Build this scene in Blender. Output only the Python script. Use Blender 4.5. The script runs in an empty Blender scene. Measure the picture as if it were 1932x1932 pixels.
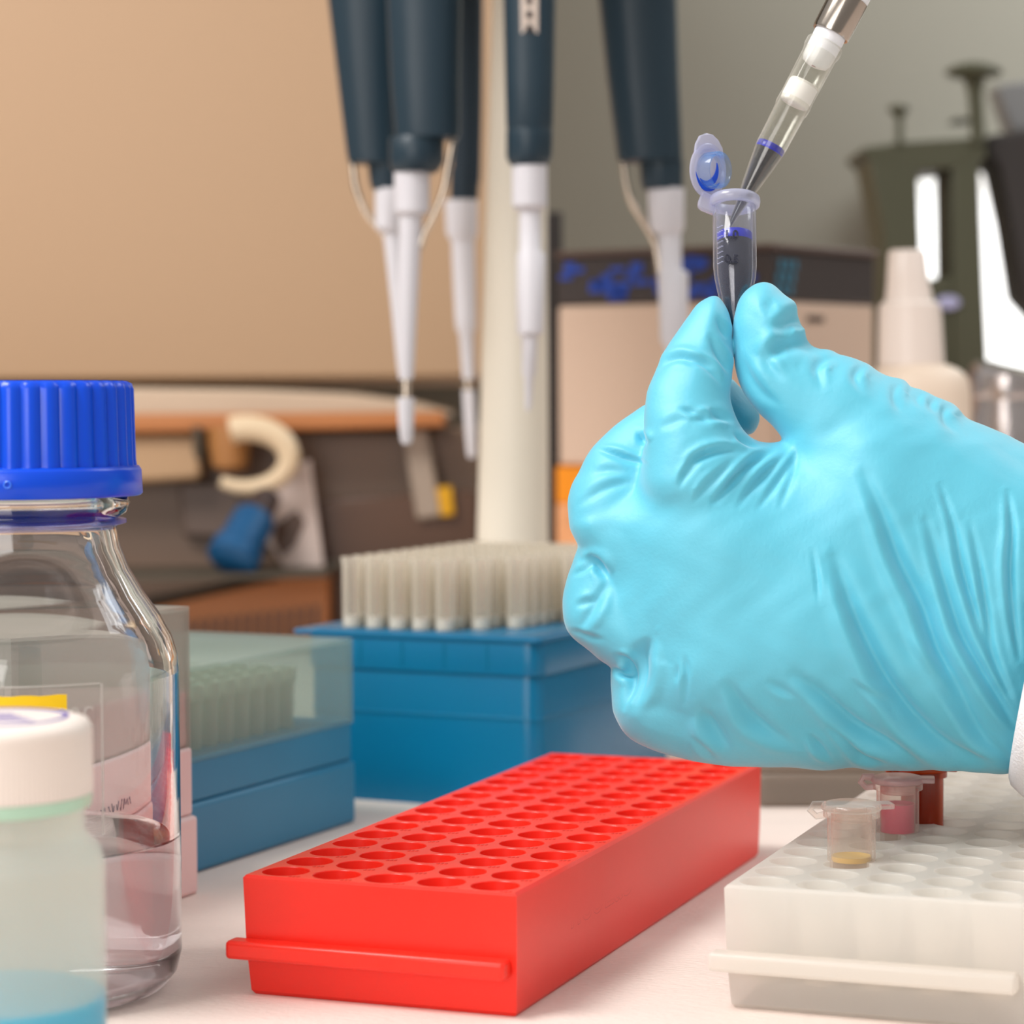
import bpy, bmesh, math, random
import numpy as np
from mathutils import Vector, Matrix
random.seed(7)
S = 0.001                                   # everything below is written in millimetres
FPX = 4687.0
scn = bpy.context.scene
COL = scn.collection

# ------------------------------------------------------------------ camera, world, lights, exposure
_p, _r = 0.0451, -0.0048
CAM = Vector((0, 0, 136.4))
_R0, _U0 = Vector((1, 0, 0)), Vector((0, math.sin(_p), math.cos(_p)))
FW = Vector((0, math.cos(_p), -math.sin(_p)))
RT = _R0 * math.cos(_r) + _U0 * math.sin(_r)
UP = _U0 * math.cos(_r) - _R0 * math.sin(_r)
cd = bpy.data.cameras.new('camera')
cam = bpy.data.objects.new('camera', cd)
COL.objects.link(cam)
m = Matrix((RT, UP, -FW)).transposed().to_4x4()
m.translation = CAM * S
cam.matrix_world = m
cd.sensor_width = 36
cd.sensor_fit = 'HORIZONTAL'
cd.lens = FPX / 1932 * 36
cd.clip_start = 0.02
cd.clip_end = 50
cd.dof.use_dof = True
cd.dof.focus_distance = 0.600
cd.dof.aperture_fstop = cd.lens / 6.0
scn.camera = cam
scn.view_settings.view_transform = 'Standard'
scn.view_settings.look = 'None'
scn.view_settings.gamma = 1
scn.view_settings.use_curve_mapping = False
scn.view_settings.exposure = 0.22
scn.cycles.max_bounces = 14
scn.cycles.transparent_max_bounces = 40
scn.cycles.transmission_bounces = 12
scn.cycles.sample_clamp_indirect = 6
try:
    scn.cycles.use_denoising = True
except Exception:
    pass

world = bpy.data.worlds.new('world')
scn.world = world
world.use_nodes = True
wn = world.node_tree.nodes
wl = world.node_tree.links
bg = wn['Background']
tc = wn.new('ShaderNodeTexCoord')
sx = wn.new('ShaderNodeSeparateXYZ')
wl.new(tc.outputs['Generated'], sx.inputs[0])
rp = wn.new('ShaderNodeValToRGB')
wl.new(sx.outputs['Z'], rp.inputs[0])
rp.color_ramp.elements[0].position = 0.0
rp.color_ramp.elements[0].color = (0.56, 0.52, 0.49, 1)
rp.color_ramp.elements[1].position = 0.7
rp.color_ramp.elements[1].color = (1.0, 0.98, 0.95, 1)
wl.new(rp.outputs[0], bg.inputs[0])
bg.inputs[1].default_value = 0.50


def area(name, loc, target, size, power, color, size_y=None):
    l = bpy.data.lights.new(name, 'AREA')
    l.energy = power
    l.color = color
    l.size = size
    if size_y:
        l.shape = 'RECTANGLE'
        l.size_y = size_y
    o = bpy.data.objects.new(name, l)
    o.location = loc
    o.rotation_euler = (Vector(target) - Vector(loc)).to_track_quat('-Z', 'Y').to_euler()
    COL.objects.link(o)
    return o


area('ceiling_light', (-0.75, 0.25, 1.25), (0.0, 0.65, 0.1), 0.6, 17, (1.0, 0.975, 0.95), 0.5)
area('front_light', (-0.6, -0.75, 0.55), (0.05, 0.6, 0.1), 0.8, 6.0, (1.0, 0.96, 0.93), 0.6)
area('wall_fill_light', (0.78, 1.80, 0.78), (0.42, 2.15, 0.50), 0.35, 7.5, (0.95, 0.99, 1.0), 0.35)  # added lamp out of view, brightens the right of the back wall
area('side_light', (0.9, 1.1, 1.1), (0.35, 1.35, 0.1), 0.5, 3.5, (0.95, 0.98, 1.0), 0.5)
area('warm_lamp', (-0.62, 1.0, 0.62), (-0.55, 1.5, 0.42), 0.2, 1.0, (1.0, 0.86, 0.74), 0.2)


def P(u, v, d):
    """point (mm) seen at photo position u, v, at distance d along the view axis"""
    return CAM + RT * ((u - 966) / FPX * d) + UP * ((966 - v) / FPX * d) + FW * d


def T(u, v, h=0.0):
    r = RT * ((u - 966) / FPX) + UP * ((966 - v) / FPX) + FW
    return CAM + r * ((h - CAM.z) / r.z)


# ------------------------------------------------------------------ materials
MATS = {}


def srgb(r, g, b):
    f = lambda c: (c / 255 / 12.92) if c / 255 <= 0.04045 else ((c / 255 + 0.055) / 1.055) ** 2.4
    return (f(r), f(g), f(b), 1)


def mat(name, color, rough=0.4, metal=0.0, spec=0.5, sss=0.0, sss_r=(1, 1, 1), sss_s=0.003, trans=0.0, ior=1.45,
        emis=None, es=0.0, coat=0.0, bump=0.0, bump_s=300, bump_stretch=None, var=0.0, var_s=20, sheen=0.0):
    m = bpy.data.materials.new(name)
    m.use_nodes = True
    n, l = m.node_tree.nodes, m.node_tree.links
    b = n['Principled BSDF']
    b.inputs['Base Color'].default_value = color
    b.inputs['Roughness'].default_value = rough
    b.inputs['Metallic'].default_value = metal
    b.inputs['Specular IOR Level'].default_value = spec
    b.inputs['Subsurface Weight'].default_value = sss
    b.inputs['Subsurface Radius'].default_value = sss_r
    b.inputs['Subsurface Scale'].default_value = sss_s
    b.inputs['Transmission Weight'].default_value = trans
    b.inputs['IOR'].default_value = ior
    b.inputs['Coat Weight'].default_value = coat
    b.inputs['Sheen Weight'].default_value = sheen
    if emis:
        b.inputs['Emission Color'].default_value = emis
        b.inputs['Emission Strength'].default_value = es
    if bump or var:
        t = n.new('ShaderNodeTexCoord')
        mp = n.new('ShaderNodeMapping')
        l.new(t.outputs['Object'], mp.inputs[0])
        if bump_stretch:
            mp.inputs['Scale'].default_value = bump_stretch
    if bump:
        nz = n.new('ShaderNodeTexNoise')
        nz.inputs['Scale'].default_value = bump_s
        nz.inputs['Detail'].default_value = 4
        l.new(mp.outputs[0], nz.inputs['Vector'])
        bp = n.new('ShaderNodeBump')
        bp.inputs['Strength'].default_value = bump
        bp.inputs['Distance'].default_value = 0.0006
        l.new(nz.outputs[0], bp.inputs['Height'])
        l.new(bp.outputs[0], b.inputs['Normal'])
    if var:
        nz = n.new('ShaderNodeTexNoise')
        nz.inputs['Scale'].default_value = var_s
        nz.inputs['Detail'].default_value = 3
        l.new(mp.outputs[0], nz.inputs['Vector'])
        hs = n.new('ShaderNodeHueSaturation')
        hs.inputs['Color'].default_value = color
        mr = n.new('ShaderNodeMapRange')
        mr.inputs['From Min'].default_value = 0.3
        mr.inputs['From Max'].default_value = 0.7
        mr.inputs['To Min'].default_value = 1 - var
        mr.inputs['To Max'].default_value = 1 + var
        l.new(nz.outputs[0], mr.inputs[0])
        l.new(mr.outputs[0], hs.inputs['Value'])
        l.new(hs.outputs[0], b.inputs['Base Color'])
    MATS[name] = m
    return m


def clear(name, tint, body, base=0.12, edge=0.6, rough=0.15, power=2.0, gloss=0.035):
    """thin see-through plastic: transparent face on, milky towards its edges (facing angle of the real surface)"""
    m = bpy.data.materials.new(name)
    m.use_nodes = True
    n, l = m.node_tree.nodes, m.node_tree.links
    b0 = n['Principled BSDF']
    b0.inputs['Base Color'].default_value = body
    b0.inputs['Roughness'].default_value = rough
    tl_ = n.new('ShaderNodeBsdfTranslucent')
    tl_.inputs[0].default_value = body
    b = n.new('ShaderNodeMixShader')
    b.inputs[0].default_value = 0.45
    l.new(b0.outputs[0], b.inputs[1])
    l.new(tl_.outputs[0], b.inputs[2])
    tr = n.new('ShaderNodeBsdfTransparent')
    tr.inputs[0].default_value = tint
    lw = n.new('ShaderNodeLayerWeight')
    lw.inputs['Blend'].default_value = 0.5
    pw = n.new('ShaderNodeMath')
    pw.operation = 'POWER'
    pw.inputs[1].default_value = power
    l.new(lw.outputs['Facing'], pw.inputs[0])
    mr = n.new('ShaderNodeMapRange')
    mr.inputs['To Min'].default_value = base
    mr.inputs['To Max'].default_value = edge
    l.new(pw.outputs[0], mr.inputs[0])
    mx = n.new('ShaderNodeMixShader')
    l.new(mr.outputs[0], mx.inputs[0])
    l.new(tr.outputs[0], mx.inputs[1])
    l.new(b.outputs[0], mx.inputs[2])
    p5 = n.new('ShaderNodeMath')
    p5.operation = 'POWER'
    p5.inputs[1].default_value = 4.0
    l.new(lw.outputs['Facing'], p5.inputs[0])
    fr_ = n.new('ShaderNodeMapRange')
    fr_.inputs['To Min'].default_value = gloss
    fr_.inputs['To Max'].default_value = 0.35 if gloss else 0.0
    l.new(p5.outputs[0], fr_.inputs[0])
    gg = n.new('ShaderNodeBsdfGlossy')
    gg.inputs['Roughness'].default_value = rough
    m3 = n.new('ShaderNodeMixShader')
    l.new(fr_.outputs[0], m3.inputs[0])
    l.new(mx.outputs[0], m3.inputs[1])
    l.new(gg.outputs[0], m3.inputs[2])
    l.new(m3.outputs[0], n['Material Output'].inputs['Surface'])
    MATS[name] = m
    return m


def milky(name, col, tl=0.5, rough=0.4, tcol=None, alpha=0.0):
    """translucent plastic: diffuse + translucent with a soft gloss"""
    m = bpy.data.materials.new(name)
    m.use_nodes = True
    n, l = m.node_tree.nodes, m.node_tree.links
    b = n['Principled BSDF']
    b.inputs['Base Color'].default_value = col
    b.inputs['Roughness'].default_value = rough
    t = n.new('ShaderNodeBsdfTranslucent')
    t.inputs[0].default_value = tcol or col
    mx = n.new('ShaderNodeMixShader')
    mx.inputs[0].default_value = tl
    l.new(b.outputs[0], mx.inputs[1])
    l.new(t.outputs[0], mx.inputs[2])
    out = mx
    if alpha:
        tr = n.new('ShaderNodeBsdfTransparent')
        m2 = n.new('ShaderNodeMixShader')
        m2.inputs[0].default_value = alpha
        l.new(mx.outputs[0], m2.inputs[1])
        l.new(tr.outputs[0], m2.inputs[2])
        out = m2
    l.new(out.outputs[0], n['Material Output'].inputs['Surface'])
    MATS[name] = m
    return m


M_glove = mat('glove_nitrile', (0.085, 0.55, 0.73, 1), rough=0.58, spec=0.9, ior=1.6, sss=0.10, sss_r=(0.2, 0.9, 1.0), sss_s=0.0025, bump=0.12, bump_s=900, sheen=0.35)
M_coat = mat('coat_cotton', (0.88, 0.88, 0.90, 1), rough=0.9, bump=0.5, bump_s=1500)
M_table = mat('bench_paper', srgb(240, 224, 214), rough=0.75, bump=1.0, bump_s=260, bump_stretch=(1.5, 6, 1), var=0.02, var_s=12)
M_red = mat('red_plastic', srgb(250, 48, 32), rough=0.33, sss=0.35, sss_r=(1, 0.12, 0.05), sss_s=0.004, bump=0.08, bump_s=60)
M_redprint = mat('red_moulded', srgb(222, 52, 40), rough=0.4)
M_white_rack = milky('white_rack_plastic', srgb(247, 243, 237), 0.6, 0.3, alpha=0.09)
M_blue = mat('blue_plastic', srgb(4, 110, 152), rough=0.26, sss=0.2, sss_r=(0.1, 0.5, 1), sss_s=0.004, var=0.05, var_s=15)
M_blue2 = mat('blue_plastic_matt', srgb(50, 128, 165), rough=0.45, var=0.04, var_s=20)
M_lid = clear('frosted_lid', (0.86, 0.92, 0.90, 1), srgb(190, 208, 204), 0.20, 0.5, 0.3, gloss=0.0)
M_lid2 = clear('grey_lid', (0.85, 0.86, 0.84, 1), srgb(205, 205, 198), 0.33, 0.6, 0.3, gloss=0.0)
M_tip = clear('tip_plastic', (0.97, 0.97, 0.96, 1), srgb(250, 242, 228), 0.24, 0.65, 0.25, 1.5)
M_tip2 = milky('tip_plastic_matt', srgb(242, 236, 222), 0.4, 0.4)
M_filter = mat('filter_white', (0.92, 0.90, 0.87, 1), rough=0.8)
M_pink = mat('pink_box_plastic', srgb(228, 207, 205), rough=0.5, sss=0.1, sss_s=0.004)
M_cap = mat('blue_cap', srgb(0, 76, 222), rough=0.28, sss=0.15, sss_r=(0.02, 0.1, 1), sss_s=0.003)
M_glass = mat('bottle_glass', (1, 1, 1, 1), rough=0.0, trans=1.0, ior=1.47)
M_water = mat('water', (0.98, 0.985, 1, 1), rough=0.0, trans=1.0, ior=1.33)
M_ring = clear('pouring_ring', (0.75, 0.78, 0.98, 1), srgb(110, 115, 235), 0.12, 0.6, 0.2)
M_print = clear('white_print', (1, 1, 1, 1), srgb(235, 232, 225), 0.35, 0.5, 0.6)
M_yellow = mat('yellow_tape', srgb(250, 205, 15), rough=0.6)
M_jar = milky('jar_plastic', srgb(244, 243, 234), 0.8, 0.3, alpha=0.52)
M_jarliq = mat('blue_liquid', srgb(0, 185, 230), rough=0.3, sss=0.2, sss_r=(0.1, 0.8, 1), sss_s=0.01)
M_jarcap = mat('jar_cap', srgb(245, 232, 222), rough=0.45, sss=0.1, sss_s=0.003)
M_green = mat('green_seal', srgb(185, 222, 198), rough=0.4)
M_ink = mat('purple_ink', srgb(95, 75, 165), rough=0.6)
M_ink2 = mat('dark_ink', srgb(120, 95, 120), rough=0.7)
M_navy = mat('pipette_navy', srgb(30, 50, 62), rough=0.38, bump=0.1, bump_s=200)
M_navy2 = mat('pipette_navy_dark', srgb(26, 42, 54), rough=0.45)
M_pwhite = mat('pipette_white', srgb(208, 206, 211), rough=0.4)
M_pw2 = mat('held_pipette_white', (0.88, 0.89, 0.93, 1), rough=0.35)
M_steel = mat('steel', srgb(210, 195, 178), rough=0.18, metal=1.0)
M_pole = mat('pole_cream', srgb(222, 214, 198), rough=0.45)
M_clear = clear('microtube_clear', (0.95, 0.96, 0.99, 1), srgb(215, 218, 235), 0.035, 0.55, 0.08, 2.2)
M_flange = clear('microtube_rim', (0.93, 0.94, 0.99, 1), srgb(226, 228, 248), 0.45, 0.8, 0.2, 1.2)
M_tipc = clear('clear_tip', (0.96, 0.96, 0.94, 1), srgb(240, 238, 230), 0.04, 0.5, 0.1, 2.2)
M_dark = mat('ink_liquid', srgb(26, 26, 42), rough=0.15, spec=0.8)
M_darktop = mat('ink_liquid_edge', srgb(22, 34, 185), rough=0.25)
M_bluew = mat('blue_smear', srgb(35, 90, 225), rough=0.2)
M_yl = mat('yellow_liquid', srgb(238, 208, 125), rough=0.3)
M_pk = mat('pink_liquid', srgb(228, 100, 132), rough=0.25)
M_amber = clear('amber_plastic', (0.8, 0.3, 0.05, 1), srgb(215, 84, 14), 0.35, 0.9, 0.2, 1.5)
M_carton = mat('carton_beige', srgb(206, 180, 160), rough=0.65)
M_cartond = mat('carton_band', srgb(58, 50, 48), rough=0.5)
M_cblue = mat('carton_blue_print', srgb(30, 68, 165), rough=0.5)
M_cteal = mat('carton_teal_print', srgb(60, 120, 145), rough=0.5)
M_corange = mat('orange_carton', srgb(232, 140, 10), rough=0.6)
M_corange2 = mat('orange_carton_print', srgb(225, 160, 110), rough=0.6, var=0.15, var_s=60)
M_olive = mat('olive_plastic', srgb(70, 70, 52), rough=0.5)
M_black = mat('black_plastic', srgb(45, 40, 38), rough=0.5)
M_wallwarm = mat('warm_panel', srgb(178, 148, 118), rough=0.4, spec=0.4)
M_wallgrey = mat('wall_paint', srgb(112, 109, 99), rough=0.85, bump=0.1, bump_s=40)
M_cream = mat('instrument_cream', srgb(190, 168, 145), rough=0.4)
M_cream2 = mat('cream_roll', srgb(214, 192, 160), rough=0.5)
M_copper = mat('orange_brown_trim', srgb(176, 112, 62), rough=0.45)
M_instr = mat('instrument_brown', srgb(112, 92, 78), rough=0.3, var=0.12, var_s=7)
M_instr2 = mat('instrument_dark', srgb(88, 62, 46), rough=0.3)
M_card = mat('card_white', srgb(205, 188, 180), rough=0.6)
M_gapdark = mat('gap_dark', srgb(72, 64, 52), rough=0.6)
M_tipreflect = mat('tip_reflection_grey', srgb(160, 145, 130), rough=0.4)  # grey of the painted tip reflection
M_dblue = mat('deep_blue_cap', srgb(0, 76, 122), rough=0.45)
M_dbrown = mat('dark_brown', srgb(60, 45, 42), rough=0.4)
M_foil = mat('foil_metal', srgb(200, 192, 190), rough=0.22, metal=1.0, bump=1.0, bump_s=120)
M_greybox = clear('grey_box', (0.85, 0.82, 0.78, 1), srgb(178, 164, 150), 0.7, 0.9, 0.4)
M_window = mat('window_daylight', (1, 1, 1, 1), emis=(0.95, 0.98, 0.98, 1), es=0.85)
M_floor = mat('floor_vinyl', srgb(150, 145, 138), rough=0.6, var=0.05, var_s=4)
M_frame = mat('window_frame_paint', srgb(210, 210, 205), rough=0.5)


# ------------------------------------------------------------------ mesh building
class MB:
    def rbox(self, x0, x1, y0, y1, z0, z1, r, M, n=6, top=0.5):
        rg = []
        for z, e in ((z0, 0), (z1 - top, 0), (z1 - top * .3, -top * .3), (z1, -top)):
            q = []
            for cx, cy, a0 in ((x1 - r, y1 - r, 0), (x0 + r, y1 - r, 90), (x0 + r, y0 + r, 180), (x1 - r, y0 + r, 270)):
                for k in range(n + 1):
                    a = math.radians(a0 + 90 * k / n)
                    q.append(M @ Vector((cx + (r + e) * math.cos(a), cy + (r + e) * math.sin(a), z)))
            rg.append(q)
        return self.loft(rg)

    def __init__(self):
        self.v, self.f, self.mi = [], [], []

    def add(self, vs, fs, mi=0):
        o = len(self.v)
        self.v += [tuple(p) for p in vs]
        self.f += [tuple(i + o for i in f) for f in fs]
        self.mi += [mi] * len(fs)
        return self

    def box(self, x0, x1, y0, y1, z0, z1, M=None, mi=0):
        vs = [Vector((x, y, z)) for z in (z0, z1) for y in (y0, y1) for x in (x0, x1)]
        if M is not None:
            vs = [M @ p for p in vs]
        return self.add(vs, [(0, 2, 3, 1), (4, 5, 7, 6), (0, 1, 5, 4), (2, 6, 7, 3), (0, 4, 6, 2), (1, 3, 7, 5)], mi)

    def lathe(self, prof, n=48, M=None, mi=0, close=False, ribs=0, rib=0.0):
        """prof: (r, z); closed ends where r = 0"""
        vs, fs, rows = [], [], []
        for r, z in prof:
            if r <= 1e-6:
                rows.append([len(vs)])
                vs.append(Vector((0, 0, z)))
            else:
                rows.append(list(range(len(vs), len(vs) + n)))
                for k in range(n):
                    a = 2 * math.pi * k / n
                    rr = r
                    vs.append(Vector((rr * math.cos(a), rr * math.sin(a), z)))
        pairs = list(zip(rows[:-1], rows[1:]))
        if close:
            pairs.append((rows[-1], rows[0]))
        for a, b in pairs:
            if len(a) == 1 and len(b) == 1:
                continue
            for k in range(n):
                k2 = (k + 1) % n
                if len(a) == 1:
                    fs.append((a[0], b[k2], b[k]))
                elif len(b) == 1:
                    fs.append((a[k], a[k2], b[0]))
                else:
                    fs.append((a[k], a[k2], b[k2], b[k]))
        if M is not None:
            vs = [M @ p for p in vs]
        return self.add(vs, fs, mi)

    def loft(self, rings, mi=0, cap=True):
        n = len(rings[0])
        vs = [p for r in rings for p in r]
        fs = []
        for j in range(len(rings) - 1):
            for k in range(n):
                k2 = (k + 1) % n
                fs.append((j * n + k, j * n + k2, (j + 1) * n + k2, (j + 1) * n + k))
        if cap:
            fs.append(tuple(range(n))[::-1])
            fs.append(tuple((len(rings) - 1) * n + k for k in range(n)))
        return self.add(vs, fs, mi)

    def tube(self, pts, rad, n=12, mi=0, cap=True):
        pts = [Vector(p) for p in pts]
        if not isinstance(rad, (list, tuple)):
            rad = [rad] * len(pts)
        rings = []
        up = None
        for i, p in enumerate(pts):
            t = (pts[min(i + 1, len(pts) - 1)] - pts[max(i - 1, 0)]).normalized()
            if up is None:
                up = Vector((0, 0, 1)) if abs(t.z) < 0.9 else Vector((0, 1, 0))
            a = t.cross(up).normalized()
            b = a.cross(t).normalized()
            up = b
            rings.append([p + (a * math.cos(2 * math.pi * k / n) + b * math.sin(2 * math.pi * k / n)) * rad[i] for k in range(n)])
        return self.loft(rings, mi, cap)

    def prism(self, poly, dvec, mi=0):
        """poly: list of 3-D points, extruded by the vector dvec"""
        n = len(poly)
        poly = [Vector(p) for p in poly]
        vs = poly + [p + dvec for p in poly]
        fs = [tuple(range(n)), tuple(range(2 * n - 1, n - 1, -1))]
        for k in range(n):
            k2 = (k + 1) % n
            fs.append((k, k + n, k2 + n, k2))
        return self.add(vs, fs, mi)

    def build(self, name, mt, parent=None, smooth=True, bevel=0.0, seg=2, angle=35, mats=None, fixn=True):
        me = bpy.data.meshes.new(name)
        me.from_pydata([(a * S, b * S, c * S) for a, b, c in self.v], [], self.f)
        if fixn:
            bm = bmesh.new()
            bm.from_mesh(me)
            bmesh.ops.recalc_face_normals(bm, faces=bm.faces)
            bm.to_mesh(me)
            bm.free()
        for x in ([mt] + (mats or [])):
            me.materials.append(x)
        if mats:
            for p, k in zip(me.polygons, self.mi):
                p.material_index = k
        if smooth:
            for p in me.polygons:
                p.use_smooth = True
            me.set_sharp_from_angle(angle=math.radians(angle))
        o = bpy.data.objects.new(name, me)
        COL.objects.link(o)
        if parent is not None:
            o.parent = parent
            o.matrix_parent_inverse = parent.matrix_basis.inverted()
        if bevel:
            b = o.modifiers.new('edge', 'BEVEL')
            b.width = bevel * S
            b.segments = seg
            b.limit_method = 'ANGLE'
            b.angle_limit = math.radians(40)
            b.harden_normals = False
        return o


def thing(name, label, cat, loc=(0, 0, 0), group=None):
    o = bpy.data.objects.new(name, None)
    o.empty_display_size = 0.01
    o.location = Vector(loc) * S
    COL.objects.link(o)
    o['label'] = label
    o['category'] = cat
    if group:
        o['group'] = group
    return o


def tag(o, label, cat, group=None, kind=None):
    o['label'] = label
    o['category'] = cat
    if group:
        o['group'] = group
    if kind:
        o['kind'] = kind
    return o


def struct(o, label=None):
    o['kind'] = 'structure'
    if label:
        o['label'] = label
    return o


def dup(root, delta, label=None):
    """copy of a thing and of its parts, moved by delta (mm)"""
    r = root.copy()
    COL.objects.link(r)
    r.location = root.location + Vector(delta) * S
    for ch in root.children:
        c = ch.copy()
        COL.objects.link(c)
        c.parent = r
        c.matrix_parent_inverse = ch.matrix_parent_inverse.copy()
        for g in ch.children:
            d = g.copy()
            COL.objects.link(d)
            d.parent = c
            d.matrix_parent_inverse = g.matrix_parent_inverse.copy()
    if label:
        r['label'] = label
    return r


def text_mesh(name, body, size, M, mt, parent, depth=0.2, font_bold=False, outline=0.0):
    cu = bpy.data.curves.new(name, 'FONT')
    cu.body = body
    cu.size = size
    cu.extrude = depth
    cu.resolution_u = 4
    if outline:
        cu.fill_mode = 'NONE'
        cu.bevel_depth = outline
        cu.extrude = 0
    o = bpy.data.objects.new(name + '_tmp', cu)
    COL.objects.link(o)
    dg = bpy.context.evaluated_depsgraph_get()
    me = bpy.data.meshes.new_from_object(o.evaluated_get(dg))
    bpy.data.objects.remove(o)
    me.name = name
    me.transform(Matrix.Scale(S, 4) @ M)
    me.materials.clear()
    me.materials.append(mt)
    q = bpy.data.objects.new(name, me)
    COL.objects.link(q)
    if parent is not None:
        q.parent = parent
        q.matrix_parent_inverse = parent.matrix_basis.inverted()
    return q


def frame_matrix(origin, ax, ay, az):
    m = Matrix((Vector(ax), Vector(ay), Vector(az))).transposed().to_4x4()
    m.translation = Vector(origin)
    return m


def rotz_frame(origin, yaw):
    c, s = math.cos(yaw), math.sin(yaw)
    return frame_matrix(origin, (c, s, 0), (-s, c, 0), (0, 0, 1))


def pxbox(mb, u0, u1, v0, v1, d, depth, mi=0):
    """upright box whose front spans these photo positions at distance d"""
    a, b = P(u0, (v0 + v1) / 2, d), P(u1, (v0 + v1) / 2, d)
    zt, zb = P((u0 + u1) / 2, v0, d).z, P((u0 + u1) / 2, v1, d).z
    return mb.box(a.x, b.x, a.y, a.y + depth, zb, zt, mi=mi)


def pxprism(mb, pts, d, depth, mi=0):
    return mb.prism([P(u, v, d) for u, v in pts], Vector((0, depth, 0)), mi)


def ring(c, rx, ry=None, n=32, yaw=0.0, sq=2.0):
    ry = ry or rx
    out = []
    for k in range(n):
        a = 2 * math.pi * k / n
        ca, sa = math.cos(a), math.sin(a)
        x = rx * math.copysign(abs(ca) ** (2 / sq), ca)
        y = ry * math.copysign(abs(sa) ** (2 / sq), sa)
        out.append(Vector((c.x + x * math.cos(yaw) - y * math.sin(yaw), c.y + x * math.sin(yaw) + y * math.cos(yaw), c.z)))
    return out


def pxturn(mb, st, d, n=32, mi=0, flat=1.0, cap=True, yaw=0.0, sq=2.0):
    """stack of horizontal rings: st = (v, centre u, half width in photo units)"""
    rings = [ring(P(c, v, d), max(w, 0.3) / FPX * d, max(w, 0.3) / FPX * d * flat, n, yaw, sq) for v, c, w in st]
    return mb.loft(rings, mi, cap)


# ------------------------------------------------------------------ structure
struct(MB().box(-2500, 3000, -1500, 3200, -920, -900).build('floor', M_floor, smooth=False))
struct(MB().box(-2500, 3000, 2150, 2250, -900, 1700).build('wall_back', M_wallgrey, smooth=False))
# warm cabinet panel hanging on the left
a = P(-700, 300, 1500)
b = P(985, 300, 1500)
tag(MB().box(a.x, b.x, a.y, a.y + 640, P(0, 718, 1500).z, 620).build('wall_cabinet', M_wallwarm, bevel=3),
    'large glossy tan cabinet panel filling the upper left behind the pipettes', 'cabinet')
# the bench
bench = thing('lab_bench', 'laboratory bench covered with pinkish white absorbent paper', 'bench', (0, 800, -900))
MB().box(-1100, 1300, 120, 2145, -40, -1).build('bench_top', M_frame, bench, bevel=2)
MB().box(-1100, 1300, 120, 2145, -1, 0).build('bench_paper', M_table, bench, smooth=False)
for x in (-1050, 1230):
    for y in (170, 2080):
        MB().box(x, x + 50, y, y + 50, -900, -40).build('leg', M_frame, bench, bevel=2)

# window behind the olive apparatus
win = MB()
a, b = P(1735, 300, 2080), P(2350, 300, 2080)
zt, zb = P(1800, 308, 2080).z, P(1800, 716, 2080).z
w = struct(MB().box(a.x, b.x, a.y + 25, a.y + 30, zb, zt).build('window_1', M_window, smooth=False), 'bright daylight window')
f = MB()
f.box(a.x - 8, a.x, a.y, a.y + 60, zb - 8, zt + 8).box(b.x, b.x + 8, a.y, a.y + 60, zb - 8, zt + 8)
f.box(a.x, b.x, a.y, a.y + 60, zb - 8, zb).box(a.x, b.x, a.y, a.y + 60, zt, zt + 8)
f.build('window_frame', M_frame, w, smooth=False)


# ------------------------------------------------------------------ tube racks
def plate(mb, nx, ny, p, r, x0, y0, z, depth, M, seg=24, r2=None, mi=0, taper=0.8):
    """flat deck pierced by nx x ny round wells with walls and floors"""
    r2 = r2 or r * taper
    for i in range(nx):
        for j in range(ny):
            cx, cy = x0 + (i + .5) * p, y0 + (j + .5) * p
            vs = []
            for k in range(seg):
                a = 2 * math.pi * k / seg + math.pi / seg
                c, s = math.cos(a), math.sin(a)
                q = p / 2 / max(abs(c), abs(s))
                vs.append((cx + q * c, cy + q * s, z))
            for rr, zz in ((r + 0.12, z), (r, z - 0.15), (r2, z - depth)):
                for k in range(seg):
                    a = 2 * math.pi * k / seg + math.pi / seg
                    vs.append((cx + rr * math.cos(a), cy + rr * math.sin(a), zz))
            fs = []
            for lv in range(3):
                for k in range(seg):
                    k2 = (k + 1) % seg
                    fs.append((lv * seg + k, lv * seg + k2, (lv + 1) * seg + k2, (lv + 1) * seg + k))
            fs.append(tuple(3 * seg + k for k in range(seg)))
            # corners of the square cell
            for k in range(4):
                a = math.pi / 4 + k * math.pi / 2
                vs.append((cx + p / 2 * math.copysign(1, math.cos(a)), cy + p / 2 * math.copysign(1, math.sin(a)), z))
                k0 = int((a - math.pi / seg) / (2 * math.pi / seg)) % seg
                fs.append((k0, 4 * seg + k, (k0 + 1) % seg))
            mb.add([M @ Vector(q) for q in vs], fs, mi)


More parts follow.
